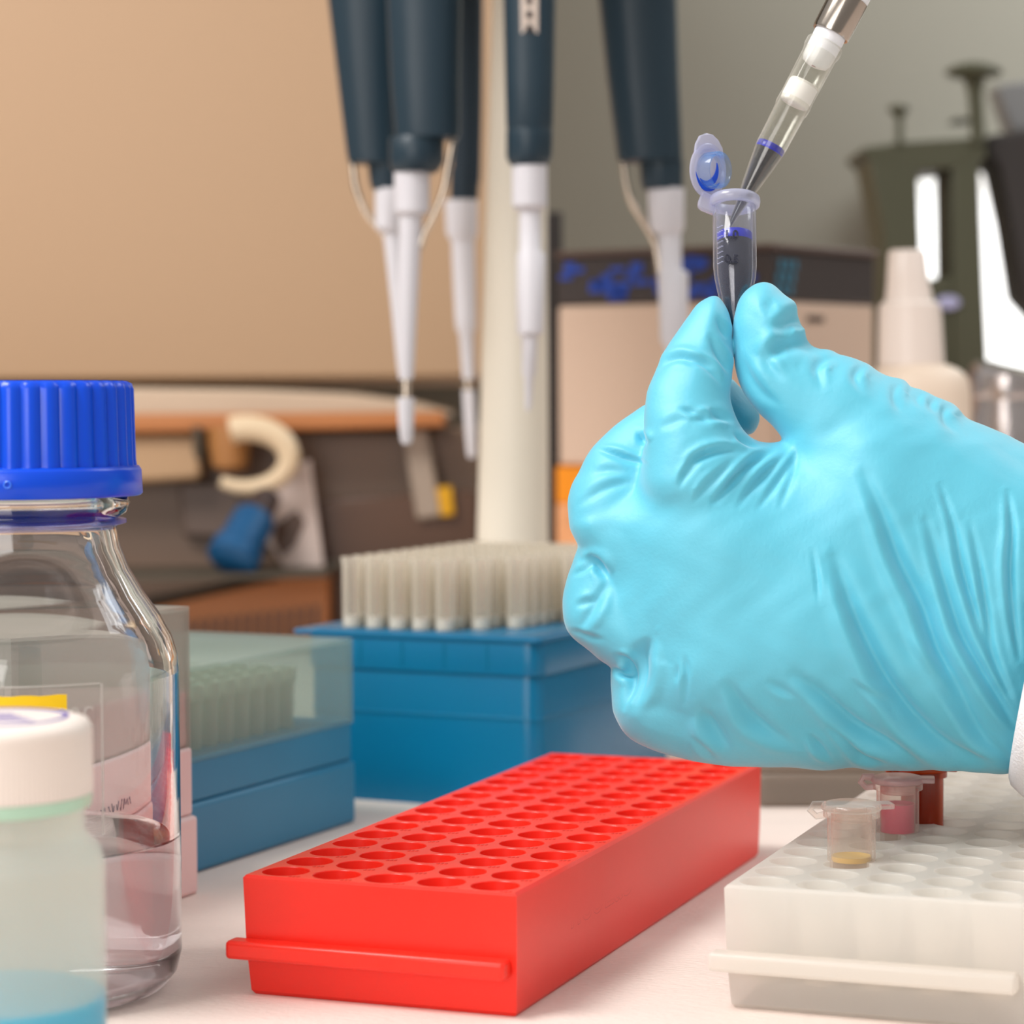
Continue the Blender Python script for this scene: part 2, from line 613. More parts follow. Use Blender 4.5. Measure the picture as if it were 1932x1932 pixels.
def rack(name, label, origin, yaw, mt, W=67.0, L=207.8, H=27.9):
    M = rotz_frame(origin, yaw)
    t = thing(name, label, 'rack', origin)
    p = 12.95
    mb = MB()
    plate(mb, 5, 16, p, 5.55, (W - 5 * p) / 2, (L - 16 * p) / 2, H, 22, M, taper=0.72)
    mx, my = (W - 5 * p) / 2, (L - 16 * p) / 2
    c = 0.7

    def rect(x0, x1, y0, y1, z):
        return [M @ Vector(q) for q in ((x0, y0, z), (x1, y0, z), (x1, y1, z), (x0, y1, z))]
    rr = [rect(mx, W - mx, my, L - my, H), rect(c, W - c, min(c, my), L - min(c, my), H), rect(0, W, 0, L, H - c), rect(0.5, W - 0.2, 0.5, L - 0.5, 11), rect(1.3, W - .5, 1.2, L - 1.2, 1), rect(2, W - 1.2, 2, L - 2, 0)]
    for a, b in zip(rr[:-1], rr[1:]):
        mb.add(a + b, [(k, (k + 1) % 4, 4 + (k + 1) % 4, 4 + k) for k in range(4)])
    mb.add(rr[-1], [(3, 2, 1, 0)])
    mb.build('body', mt, t, angle=30)
    for (y0, y1) in ((-4.2, 1.2), (L - 1.2, L + 4.2)):
        fl = MB().box(-2.8, W - 1.5, y0, y1, 8.9, 13.2, M)
        fl.build('grip_flange', mt, t, bevel=1.0, seg=3)
    return t, M


red, MR = rack('microtube_rack', 'red plastic microtube rack with empty round wells standing on the bench paper', (-62.14, 565.8, 0), -0.3607, M_red)
text_mesh('lettering', 'neoLab', 12.5, frame_matrix(MR @ Vector((66.72, 36, 12.6)), MR.to_3x3() @ Vector((0, 1.3, 0)), (0, 0, 1), MR.to_3x3() @ Vector((1, 0, 0))), M_redprint, red, outline=0.12)
_dot = MB().lathe([(0, 0), (0.9, 0), (0.9, 0.5), (0, 0.5)], 16, frame_matrix(MR @ Vector((66.4, 85, 21.5)), (0, 0, 1), MR.to_3x3() @ Vector((0, 1, 0)), MR.to_3x3() @ Vector((1, 0, 0))))
_dot.build('moulded_dot', M_redprint, red)
# tiny moulded row marks beside the wells
mk = MB()
for i in range(5):
    for j in range(16):
        cx, cy = 1.1 + (i + .5) * 12.95, .3 + (j + .5) * 12.95
        for q in range(3):
            mk.box(cx + 3.6 + q * 0.9, cx + 4.1 + q * 0.9, cy - 6.2 + q * .3, cy - 5.2 + q * .3, 27.9, 28.0, MR)
mk.build('well_numbers', M_redprint, red, smooth=False)

white, MWR = rack('microtube_rack', 'milky white translucent microtube rack holding three capped tubes', (47, 551, 0), -0.3607, M_white_rack)


def frame_at(pos, ax):
    """frame with z along ax, y as far as possible away from camera"""
    az = Vector(ax).normalized()
    ay = (FW - az * FW.dot(az)).normalized()
    return frame_matrix(pos, ay.cross(az), ay, az)


def closed_tube(label, x, y, ztop, mt, liq, z0, z1, cap_m, yaw, rs=1.0):
    """a capped microtube standing in a well; its liquid is visible between z0 and z1"""
    t = thing('microtube', label, 'tube', (x, y, 10), 'capped microtubes in the white rack')
    M = rotz_frame((x, y, 0), yaw)
    r = 5.4 * rs
    MB().lathe([(0, 9), (1.6, 9.3), (3.8, 15), (r, 22), (r, ztop - 2.4), (6.3 * rs, ztop - 2.2), (6.3 * rs, ztop - .8),
                (r - .9, ztop - .8), (r - .9, 22), (3.0, 15.4), (0, 10)], 40, M).build('tube_body', mt, t)
    c = MB().lathe([(0, ztop + 1.2), (5.2 * rs, ztop + 1.2), (6.6 * rs, ztop + .8), (6.8 * rs, ztop), (6.6 * rs, ztop - .7), (4.4 * rs, ztop - .8), (4.3 * rs, ztop - 3.4), (3.6 * rs, ztop - 3.4), (3.5 * rs, ztop), (0, ztop)], 40, M)
    c.box(5.6 * rs, 9.3 * rs, -2.6, 2.6, ztop - .4, ztop + .9, M)
    c.build('cap', cap_m, t, bevel=0.3)
    h = MB().tube([M @ Vector(q) for q in ((-5.6 * rs, 0, ztop - 1.6), (-8.0 * rs, 0, ztop - 2), (-9.4 * rs, 0, ztop - .6), (-8.6 * rs, 0, ztop + .7), (-6 * rs, 0, ztop + .6))], [.9, .8, .8, .9, 1.0], 10)
    h.build('hinge', cap_m, t)
    if liq:
        MB().lathe([(0, z0), (r - 1.0, z0), (r - 1.0, z1), (r - 1.6, z1 - .4), (0, z1 - .5)], 40, M).build('liquid', liq, t)
    return t


M_tubeclear = clear('standing_tube_clear', (0.97, 0.94, 0.92, 1), srgb(240, 228, 220), 0.10, 0.6, 0.2, 1.8)
closed_tube('clear capped microtube holding a little yellow liquid, nearest the rack corner', 79.5, 580.5, 40.4, M_tubeclear, M_yl, 27.7, 28.9, M_tubeclear, 0.1, 1.05)
closed_tube('clear capped microtube half full of pink liquid, in the middle', 96.3, 618.5, 40.8, M_tubeclear, M_pk, 27.9, 35, clear('pink_cap', (0.98, 0.9, 0.9, 1), srgb(240, 212, 212), 0.45, .8, .3), -0.15, 0.98)
M_am2 = mat('amber_cap', srgb(205, 72, 14), rough=0.25)
closed_tube('amber brown capped microtube standing behind the pink one', 105.0, 634, 41.6, M_amber, mat('amber_liquid', srgb(220, 88, 10), rough=0.3), 27, 40, M_am2, -0.35)


# ------------------------------------------------------------------ tip boxes
YB = -0.4398


def hollow_lid(mb, x0, x1, y0, y1, z0, z1, M, t=1.2):
    mb.box(x0, x1, y0, y1, z1 - t, z1, M)
    mb.box(x0, x1, y0, y0 + t, z0, z1 - t, M)
    mb.box(x0, x1, y1 - t, y1, z0, z1 - t, M)
    mb.box(x0, x0 + t, y0 + t, y1 - t, z0, z1 - t, M)
    mb.box(x1 - t, x1, y0 + t, y1 - t, z0, z1 - t, M)


# big open blue box
BW, BL, BH = 90.0, 122.0, 57.5
cor = Vector((9.0, 815, 0))
MBX = rotz_frame(cor + Vector((-math.cos(YB), -math.sin(YB), 0)) * BW, YB)
bb = thing('pipette_tip_box', 'tall blue open tip box with clear tips standing in its deck', 'box', cor)
mb = MB()
mb.rbox(1.2, BW - 1.2, 1.2, BL - 1.2, 0, 45.6, 6, MBX)
mb.build('base', M_blue, bb)
mb = MB()
mb.rbox(0.9, BW - 0.9, 0.9, BL - 0.9, 30.2, 31.2, 6, MBX)
mb.build('seam_rib', M_blue, bb)
mb = MB()
mb.rbox(0.5, BW - .5, 0.5, BL - .5, 45.2, 57.4, 6, MBX, top=1.2)
for k in range(4):
    xx = 22 + k * 16
    mb.box(xx, xx + .6, 0.3, 0.9, 47, 55, MBX)
mb.build('collar', M_blue, bb)
mb = MB()
plate(mb, 8, 12, 9.0, 3.3, (BW - 72) / 2, (BL - 108) / 2, BH + .6, 0.5, MBX, seg=16)
mxx, myy = (BW - 72) / 2, (BL - 108) / 2
for (x0, x1, y0, y1) in ((3, BW - 3, 3, myy), (3, BW - 3, BL - myy, BL - 3), (3, mxx, myy, BL - myy), (BW - mxx, BW - 3, myy, BL - myy)):
    mb.box(x0, x1, y0, y1, BH - .2, BH + .6, MBX)
mb.rbox(-4.5, BW + .2, -.2, BL + .2, 56.4, 57.7, 3, MBX, top=.3)
mb.build('deck', M_blue, bb, angle=30)
M_hole = mat('well_shade_blue', srgb(40, 110, 140), rough=0.5)

tip0 = None
for j in range(12):
    for i in range(8):
        if i > 5 + 0.0 * j and j < 1:
            continue
        if (i == 7 and j < 5) or (i == 6 and j < 2) or (i == 5 and j < 1):
            continue
        pos = MBX @ Vector((mxx + (i + .5) * 9, myy + (j + .5) * 9, BH))
        if tip0 is None:
            tip0 = thing('pipette_tip', 'clear filter tip standing upright in the open blue tip box', 'tip', pos, 'clear filter tips in the open blue box')
            MT = Matrix.Translation(pos)
            MB().lathe([(0, -8), (2.4, -8), (3.1, 0), (3.55, 0.2), (3.7, 22.5), (4.0, 23), (4.0, 25), (3.2, 25), (3.1, 1), (0, 1)], 16, MT).build('tip_body', M_tip, tip0)
            MB().lathe([(0, 0.9), (2.95, 0.9), (3.0, 4.4), (0, 4.5)], 16, MT).build('filter', M_filter, tip0)
            base_pos = pos
            tip0['label'] = 'clear filter tip, leftmost in the front row of the open blue box'
        else:
            dup(tip0, pos - base_pos, 'clear filter tip, %s in the front row of the open blue box' % ('second from the left', 'third from the left', 'fourth from the left', 'fifth from the left')[i - 1] if j == 0 and i < 5
                else 'clear filter tip standing behind the front row in the open blue box')

# lidded blue box on the left
LW, LL = 86.0, 117.5
far = Vector((-50.8, 799, 0))
dirv = Vector((-math.sin(YB), math.cos(YB), 0))
acr = Vector((math.cos(YB), math.sin(YB), 0))
ML = rotz_frame(far - dirv * LL - acr * LW, YB)
lb = thing('pipette_tip_box', 'low blue tip box closed with a clear frosted lid, beside the taller open one', 'box', far)
MB().box(0, LW, 0, LL, 0, 20.5, ML).build('base', M_blue2, lb, bevel=1.5)
MB().box(1.0, LW - 1.0, 1.0, LL - 1, 20.5, 33.5, ML).build('tray', M_blue2, lb, bevel=1.0)
mb = MB()
hollow_lid(mb, 0.6, LW - .6, .6, LL - .6, 32.4, 60, ML)
mb.build('lid', M_lid, lb, smooth=False)
tipb = None
for j in range(10):
    for i in range(8):
        pos = ML @ Vector((7 + (i + .5) * 9, 7 + (j + .5) * 9, 33.5))
        if tipb is None:
            tipb = thing('pipette_tip', 'pale tip seen through the frosted lid of the low blue box', 'tip', pos, 'pale tips under the frosted lid')
            MB().lathe([(0, 0), (2.4, 0), (2.8, 14), (3.3, 14.2), (3.4, 19), (2.6, 19), (2.3, 2), (0, 2)], 14, Matrix.Translation(pos)).build('tip_body', M_tip2, tipb)
            pb = pos
        else:
            dup(tipb, pos - pb)

# pink box behind the bottle
pfar = Vector((-87.3, 684, 0))
MPK = rotz_frame(pfar - dirv * 84 - acr * 84, YB)
pk = thing('storage_box', 'pale pink plastic box with a greyish clear lid behind the glass bottle', 'box', pfar)
MB().box(0, 84, 0, 84, 0, 22, MPK).build('base', M_pink, pk, bevel=1.2)
MB().box(1.0, 83.0, 1.0, 83.0, 22, 41, MPK).build('body', M_pink, pk, bevel=1.0)
MB().box(2, 82, 2, 82, 41, 57, MPK).build('inner_tray', M_pink, pk, bevel=1.0)
mb = MB()
hollow_lid(mb, 1.4, 82.6, 1.4, 82.6, 41, 80, MPK)
mb.build('lid', M_lid2, pk, smooth=False)
# handwriting on the face of the pink box
wr = MB()
for (y0, zc_, ln) in ((30, 27, 32), (36, 21.5, 10)):
    k = 0
    y = y0
    while y < y0 + ln:
        hh = random.uniform(1.4, 2.8)
        pts = [MPK @ Vector((84.15 if zc_ < 22 else 83.15, y + a_ * 1.4, zc_ + hh * math.sin(a_ * 5 + k) * .6)) for a_ in (0, .25, .5, .75, 1)]
        wr.tube(pts, .16, 6)
        y += random.uniform(1.9, 3.0)
        k += 1
wr.build('handwriting', M_ink2, pk)

# grey translucent box behind the racks
g0 = T(1432, 1524)
gb = thing('storage_box', 'low grey translucent box behind the red rack, under the gloved hand', 'box', g0)
mb = MB()
mb.box(g0.x, g0.x + 95, g0.y, g0.y + 60, 0, 12)
mb.build('base', M_greybox, gb, bevel=1.5)
mb = MB()
mb.box(g0.x - 1, g0.x + 96, g0.y - 1, g0.y + 61, 12, 25)
mb.build('lid', M_greybox, gb, bevel=1.5)

# ------------------------------------------------------------------ glass bottle
bx, by = -112.4, 572.0
MG = Matrix.Translation((bx, by, 0))
gl = thing('reagent_bottle', 'clear glass screw bottle with blue ribbed cap, partly filled with water', 'bottle', (bx, by, 0))
outer = [(0, 1.5), (22, 0.6), (28, 0.0), (31.5, 1.2), (34, 4.5), (35, 9), (35, 74), (34.6, 78), (33.2, 82.5), (30.5, 87.5), (27, 92.5), (23.8, 98), (21.8, 103), (21.0, 107), (21.0, 109.5), (23.4, 111), (24.2, 113), (23.4, 115), (20.5, 116), (20.2, 136)]
inner = [(18.0, 136), (18.3, 108), (19.5, 102), (21.8, 96.5), (25, 91), (28.8, 85.5), (31.3, 81), (32.6, 76.5), (32.9, 73), (32.9, 10), (31.6, 6), (28, 3.6), (20, 4.2), (0, 5.0)]
MB().lathe(outer + inner, 96, MG).build('glass', M_glass, gl, angle=60)
wz = 35.0
wprof = [(0, 4.95), (20, 4.15), (28.05, 3.5), (31.7, 5.95), (33.0, 10), (33.0, wz + .9), (32.2, wz + .3), (30.5, wz), (0, wz)]
MB().lathe(wprof, 96, MG).build('water', M_water, gl, angle=60)
# cap
mb = MB()
n = 144
prof = [(0, 141.2), (23.6, 141.2), (24.9, 140.6), (25.35, 139.3), (25.7, 123.2), (25.9, 121.6)]
rings = []
for r, z in prof[1:]:
    rg = []
    for k in range(n):
        a = 2 * math.pi * k / n
        ph = (k % 4)
        dr = 0.0
        if z < 141:
            dr = {0: -0.95, 1: -.25, 2: 0.0, 3: -.25}[ph]
        rg.append(MG @ Vector(((r + dr) * math.cos(a), (r + dr) * math.sin(a), z)))
    rings.append(rg)
mb.loft(rings, cap=False)
mb.add(rings[0], [tuple(range(n))])
mb.lathe([(24.5, 122), (26.3, 121.7), (26.85, 120.8), (27.1, 115.4), (26.6, 114.9), (25.2, 114.9), (24.9, 116.5), (24.4, 139), (0, 139.5)], 96, MG)
mb.build('screw_cap', M_cap, gl, angle=50)
_a = math.asin((56 - 42) / 8.25 / 27)
tm = frame_matrix(MG @ Vector((27.1 * math.sin(_a), -27.1 * math.cos(_a), 118.3)), (1, 0, 0), (0, 0, 1), (0, -1, 0))
MB().lathe([(0.7, -.1), (0.95, .1), (0.7, .3), (0.5, .1)], 20, tm, close=True).build('moulded_mark', mat('cap_mark', srgb(60, 120, 240), rough=.3), gl)
MB().lathe([(20.9, 109.7), (23.2, 109.4), (23.3, 108.5), (21.2, 107.9)], 64, MG, close=True).build('pouring_ring', M_ring, gl)


def curved(mb, r, a0, a1, z0, z1, M, th=0.15, n=24, wob=0.0):
    rg = []
    for rr, zz in ((r, z0), (r + th, z0), (r + th, z1), (r, z1)):
        rg.append([M @ Vector((rr * math.sin(a0 + (a1 - a0) * k / n), -rr * math.cos(a0 + (a1 - a0) * k / n), zz + wob * math.sin(k * 1.7))) for k in range(n + 1)])
    vs = [p for q in rg for p in q]
    m_ = n + 1
    fs = []
    for j in range(4):
        j2 = (j + 1) % 4
        for k in range(n):
            fs.append((j * m_ + k, j * m_ + k + 1, j2 * m_ + k + 1, j2 * m_ + k))
    fs += [(0, m_, 2 * m_, 3 * m_), (n, n + 3 * m_, n + 2 * m_, n + m_)]
    mb.add(vs, fs)


mb = MB()
curved(mb, 35.05, -0.9, 0.44, 69.3, 72.6, MG, wob=.12)
mb.build('yellow_tape', M_yellow, gl)
mb = MB()
curved(mb, 35.03, 0.665, 0.682, 41, 74.5, MG, n=2)
curved(mb, 35.03, -0.9, 0.66, 74.4, 74.8, MG)
curved(mb, 35.03, 0.5, 0.6, 60, 60.4, MG)
curved(mb, 35.03, 0.5, 0.6, 50, 50.4, MG)
mb.build('printed_frame', M_print, gl)
for (zz, s_, ang) in ((65.5, '200', 0.62), (47, '100', 0.62)):
    q = Vector((35.1 * math.sin(ang), -35.1 * math.cos(ang), zz))
    text_mesh('printed_number', s_, 6.2, frame_matrix(MG @ q, (-math.cos(ang), -math.sin(ang), 0), (0, 0, 1), (-math.sin(ang), math.cos(ang), 0)), M_print, gl, depth=0.05)

# ------------------------------------------------------------------ front jar
jx, jy = (-10 - 966) / FPX * 470, 470.0 - 5
MJ = Matrix.Translation((jx, jy, 0))
jr = thing('sample_jar', 'white capped translucent plastic jar with cyan liquid in front of the glass bottle', 'jar', (jx, jy, 0))
MB().lathe([(0, 0), (18.5, 0), (20.3, 1.5), (20.6, 4), (20.6, 49), (19.8, 52.2), (17.6, 54.3), (16.9, 56), (16.9, 66), (15.9, 66), (15.9, 56), (16.6, 53.6), (19.2, 51), (19.6, 48.5), (19.6, 3), (0, 1.2)], 72, MJ).build('jar_body', M_jar, jr, angle=60)
MB().lathe([(0, 1.6), (19.6, 1.9), (20.1, 4), (20.1, 24.6), (0, 24.4)], 64, MJ).build('liquid', M_jarliq, jr)
mb = MB()
n = 240
rings = []
for r, z in ((15.5, 77.2), (17.6, 76.6), (18.4, 75.2), (18.5, 74), (18.55, 63)):
    rings.append([MJ @ Vector(((r - (0.22 if (k % 2 and z < 75) else 0)) * math.cos(2 * math.pi * k / n), (r - (0.22 if (k % 2 and z < 75) else 0)) * math.sin(2 * math.pi * k / n), z)) for k in range(n)])
mb.loft(rings)
mb.build('screw_cap', M_jarcap, jr, angle=50)
MB().lathe([(17.0, 62.9), (18.4, 62.9), (18.2, 60.6), (17.0, 60.2)], 64, MJ, close=True).build('seal_ring', M_green, jr)
mb = MB()
mb.lathe([(13.3, 77.25), (14.1, 77.25), (14.1, 77.4), (13.3, 77.4)], 64, MJ, close=True)
for k in range(4):
    mb.box(-9 + k, 9 - k * 2, -6 + k * 3.4, -5.3 + k * 3.4, 77.2, 77.35, MJ)
mb.build('cap_print', M_ink, jr)

# ------------------------------------------------------------------ held microtube with open lid
tipD = 613.0
tb = P(1388, 641, tipD)
tilt = math.radians(14)
axv = (UP * math.cos(tilt) + FW * math.sin(tilt) + RT * 0.012).normalized()
MTU = frame_at(tb, axv)
ht = thing('microtube', 'open clear microtube of dark blue liquid pinched between the gloved fingertips', 'tube', tb)
R_ = 5.4
MB().lathe([(0, 0), (1.2, .2), (1.9, 1.3), (2.6, 4.5), (4.3, 12), (5.1, 16), (R_, 19), (R_, 35.2), (R_ - .9, 36), (R_ - .9, 19), (4.3, 16), (3.5, 12), (1.8, 4.5), (0, 1.2)], 56, MTU).build('tube_body', M_clear, ht, angle=50)
MB().lathe([(R_ - .95, 34.9), (5.9, 34.8), (6.35, 35.1), (6.5, 36), (6.45, 37), (5.9, 37.5), (R_ - .3, 37.4), (R_ - .95, 36.9)], 56, MTU, close=True).build('rim', M_flange, ht, angle=60)
li = MB().lathe([(0, 1.4), (1.75, 4.5), (3.4, 12), (4.2, 16), (R_ - 1.0, 19), (R_ - 1.0, 25.6), (0, 25.6)], 48, MTU)
li.build('liquid', M_dark, ht, angle=50)
MB().lathe([(0, 25.6), (R_ - .98, 25.6), (R_ - .96, 27.6), (R_ - 1.2, 27.9), (R_ - 2.0, 27.3), (0, 27.2)], 48, MTU).build('liquid_surface', M_darktop, ht, angle=50)
# graduation marks and figures on the front wall
mb = MB()
for k in range(8):
    zz = 18.6 + k * 1.35
    for a_ in range(3):
        an = -0.95 + a_ * .12
        mb.box(R_ * math.sin(an) - .25, R_ * math.sin(an) + .3, -R_ * math.cos(an) - .12, -R_ * math.cos(an) + .05, zz + a_ * .1, zz + .14 + a_ * .1, MTU)
    # frame: x right, y away, z up
mb.build('graduation', M_flange, ht, smooth=False)
R3 = MTU.to_3x3()
M_fig = mat('moulded_figures', srgb(40, 42, 58), rough=0.3)
for s_, zz in (('1.0', 24.6), ('0.5', 18.2)):
    text_mesh('graduation_figure', s_, 2.9, frame_matrix(MTU @ Vector((-3.1, -R_ - .05, zz)), R3 @ Vector((1, 0, 0)), R3 @ Vector((0, 0, 1)), R3 @ Vector((0, -1, 0))), M_fig, ht, outline=0.12)
# lid swung open to the left
lc = P(1334, 322, 622)
nv = (RT * 0.72 - FW * 0.68 - UP * 0.05).normalized()
lid_up = (UP - nv * UP.dot(nv)).normalized()
MLD = frame_matrix(lc, lid_up.cross(nv), lid_up, nv)     # z towards camera-right (inner side of lid)
mb = MB().lathe([(0, -.6), (6.0, -.6), (6.7, -.2), (6.9, .5), (6.5, .9), (5.6, .9), (5.3, .3), (0, .3)], 56, MLD)
mb.build('lid', M_flange, ht, angle=50)
mb = MB()
pts = []
for k in range(9):
    a = math.radians(35 + 110 * k / 8)
    pts.append(Vector((6.4 * math.cos(a) * (1.0), 6.4 * math.sin(a), 0)))
tabp = [(-5.4, 3.6), (-5.0, 6.2), (-3.6, 8.3), (-1.2, 9.2), (1.2, 9.1), (3.4, 8.0), (5.2, 6.2), (6.2, 3.4), (0, 4.4)]
mb.prism([MLD @ Vector((x, y, -.3)) for x, y in tabp], (MLD.to_3x3() @ Vector((0, 0, 0.9))))
mb.build('lid_tab', M_flange, ht, bevel=.25)
MB().lathe([(4.3, .2), (4.5, .3), (4.65, 3.9), (4.5, 4.3), (4.1, 4.3), (3.95, 3.8), (3.95, .2)], 56, MLD, close=True).build('plug_ring', clear('plug_blue', (0.94, 0.97, 1, 1), srgb(110, 175, 245), 0.04, 0.8, 0.1, 2.2), ht)
# blue smears: crescents lying on the lid and in the plug
mb = MB()


def crescent(mb, r0, th, a0, a1, z, M, n=20, h=.25):
    for k in range(n):
        t0, t1 = k / n, (k + 1) / n
        q = []
        for t_ in (t0, t1):
            a = a0 + (a1 - a0) * t_
            w_ = th * math.sin(math.pi * min(max(t_, .001), .999)) ** .8
            q.append(((r0 - w_) * math.cos(a), (r0 - w_) * math.sin(a)))
            q.append((r0 * math.cos(a), r0 * math.sin(a)))
        vs = [M @ Vector((x, y, zz)) for zz in (z, z + h) for x, y in (q[0], q[1], q[3], q[2])]
        mb.add(vs, [(3, 2, 1, 0), (4, 5, 6, 7), (0, 1, 5, 4), (2, 3, 7, 6), (1, 2, 6, 5), (3, 0, 4, 7)])


crescent(mb, 5.2, 1.2, math.radians(185), math.radians(330), .3, MLD)
crescent(mb, 3.9, 1.7, math.radians(215), math.radians(395), .35, MLD)
mb.build('blue_smear', M_bluew, ht, smooth=False)
# hinge strap
mb = MB()
mb.prism([P(u, v, 624) for u, v in ((1324, 362), (1316, 382), (1315, 392), (1322, 398), (1346, 408), (1349, 396), (1340, 385), (1345, 374))], FW * -4)
mb.build('hinge', M_flange, ht, bevel=.5)

# ------------------------------------------------------------------ held pipette
pd_ = 620.0
E0, E1 = P(1371, 436, pd_), P(1590, 20, pd_)
dv = (E1 - E0).normalized()
k_ = pd_ / FPX
MP = frame_at(E0, dv)
hp_ = thing('pipette', 'white and steel pipette entering from the upper right with a clear filter tip', 'pipette', E0)
prof = [(2.5, 0), (5, 20), (13, 75), (17, 95), (24, 140), (29, 178), (30.5, 255), (33, 262), (33, 275), (32, 285), (33.5, 375), (36.5, 385), (36.5, 398), (34, 402)]
inn = [(30, 400), (29, 285), (28, 178), (22, 140), (11, 75), (1.8, 2)]
MB().lathe([(r * k_, z * k_) for r, z in prof + inn], 56, MP, close=True).build('tip_body', M_tipc, hp_, angle=50)
tipo = hp_.children[-1]
mb = MB()
for a in (math.pi * 1.25, math.pi * 1.75, math.pi * .5):
    mb.tube([MP @ Vector((r * k_ * math.cos(a), r * k_ * math.sin(a), z * k_)) for r, z in ((30.2, 235), (29.6, 178), (25.5, 145))], .22, 6)
mb.build('moulded_ribs', M_tipc, tipo)
MB().lathe([(0, 3 * k_), (1.7 * k_, 3 * k_), (10.5 * k_, 75 * k_), (21.5 * k_, 140 * k_), (27.0 * k_, 172 * k_), (0, 172 * k_)], 48, MP).build('liquid', M_dark, tipo, angle=50)
MB().lathe([(0, 172 * k_), (27.1 * k_, 171 * k_), (28 * k_, 180 * k_), (25 * k_, 184 * k_), (0, 181 * k_)], 48, MP).build('liquid_surface', M_darktop, tipo, angle=50)
MB().lathe([(0, 270 * k_), (25 * k_, 270 * k_), (28.5 * k_, 274 * k_), (29.3 * k_, 284 * k_), (29.3 * k_, 311 * k_), (27.5 * k_, 316 * k_), (0, 316 * k_)], 48, MP).build('filter', M_filter, tipo, angle=60)
MB().lathe([(0, 352 * k_), (14 * k_, 352 * k_), (25 * k_, 356 * k_), (28.5 * k_, 366 * k_), (30 * k_, 385 * k_), (31 * k_, 440 * k_), (0, 440 * k_)], 48, MP).build('nozzle', M_pw2, hp_, angle=60)
MB().lathe([(0, 351.5 * k_), (4.5 * k_, 351.4 * k_), (4.5 * k_, 352.4 * k_), (0, 352.4 * k_)], 20, MP).build('nozzle_hole', mat('hole_pink', srgb(190, 165, 168), rough=.6), hp_)
MB().lathe([(32 * k_, 420 * k_), (36 * k_, 420 * k_), (37 * k_, 425 * k_), (38 * k_, 496 * k_), (32 * k_, 496 * k_)], 56, MP, close=True).build('ejector_sleeve', mat('warm_steel', srgb(176, 166, 156), rough=0.18, metal=1.0), hp_, angle=60)
MB().lathe([(0, 430 * k_), (31.5 * k_, 430 * k_), (35 * k_, 494 * k_), (37 * k_, 502 * k_), (40 * k_, 620 * k_), (46 * k_, 760 * k_), (62 * k_, 900 * k_), (70 * k_, 1500 * k_), (58 * k_, 1620 * k_), (0, 1625 * k_)], 56, MP).build('barrel', M_pw2, hp_, angle=60)

# ------------------------------------------------------------------ carousel with hanging pipettes
PD = 1060.0
st_ = thing('pipette_stand', 'cream carousel stand pole rising behind the tip boxes', 'stand', T(967, 755 + 136.4 * FPX / PD))
c0 = P(968, 900, PD)
mb = MB().lathe([(0, 0), (82, 0), (84, 3), (82, 9), (30, 16), (17, 22), (0, 22)], 64, Matrix.Translation((c0.x, c0.y, 0)))
mb.build('foot', M_pole, st_)
mb = MB()
pxturn(mb, [(1330, 967, 72), (1040, 967, 68), (700, 971, 63), (350, 975, 57), (0, 978, 50), (-450, 980, 46)], PD, 48)
mb.build('pole', M_pole, st_)
zt = P(980, -450, PD).z
MB().lathe([(0, zt), (20, zt), (118, zt - 3), (122, zt - 8), (118, zt - 13), (0, zt - 13)], 72, Matrix.Translation((c0.x, c0.y, 0))).build('carousel', M_pole, st_)


def hang_pipette(label, d, handle, collar, white_, shaft, steel=None, end=None, arm=None, window=None, flat=0.9, dark=False, hyaw=0.0):
    t = thing('pipette', label, 'pipette', P(handle[0][1], -430, d), 'navy pipettes hanging on the carousel stand')
    hm = M_navy2 if dark else M_navy
    mb = MB()
    top = handle[0]
    vt = 755 - (394 - 136.4) * FPX / d
    st = [(vt, top[1], top[2] * .8), (vt + 40, top[1], top[2] * 1.05)] + handle
    pxturn(mb, st, d, 40, flat=flat, yaw=hyaw, sq=2.5)
    h = mb.build('handle', hm, t, angle=40)
    if window:
        u0, u1, v0, v1 = window
        mbw = MB()
        rr = handle[0][2] / FPX * d * flat
        a = P(u0, v0, d)
        pxbox(mbw, u0, u1, v0, v1, d - rr * 1.0, 3)
        mbw.build('volume_window', mat('window_cream', srgb(205, 190, 178), rough=.5), h, bevel=.5)
        dm = MB()
        for k in range(3):
            vv = v1 - 18 - k * 26
            pxbox(dm, (u0 + u1) / 2 - 6, (u0 + u1) / 2 + 5, vv, vv + 14, d - rr * 1.0 - .3, .4)
        dm.build('volume_digits', M_cartond, h, smooth=False)
    mb = MB()
    pxturn(mb, collar, d, 40)
    mb.build('collar', hm, t, angle=40)
    mb = MB()
    pxturn(mb, white_, d, 40)
    mb.build('ejector_cone', M_pwhite, t, angle=40)
    mb = MB()
    pxturn(mb, shaft, d, 32)
    mb.build('shaft', M_pwhite, t, angle=50)
    if steel:
        mb = MB()
        pxturn(mb, steel, d, 24)
        mb.build('steel_ring', M_steel, t)
    if end:
        mb = MB()
        pxturn(mb, end, d, 24)
        mb.build('tip_end', M_pwhite, t)
    if arm:
        pts = [P(u, v, d) for u, v in arm]
        # smooth the bend
        q = []
        for i in range(len(pts) - 1):
            for s_ in range(6):
                q.append(pts[i].lerp(pts[i + 1], s_ / 6))
        q.append(pts[-1])
        for _ in range(4):
            q = [q[0]] + [(q[i - 1] + q[i] * 2 + q[i + 1]) / 4 for i in range(1, len(q) - 1)] + [q[-1]]
        MB().tube(q, 6.2 / FPX * d, 14).build('ejector_arm', M_steel, t)
    return t


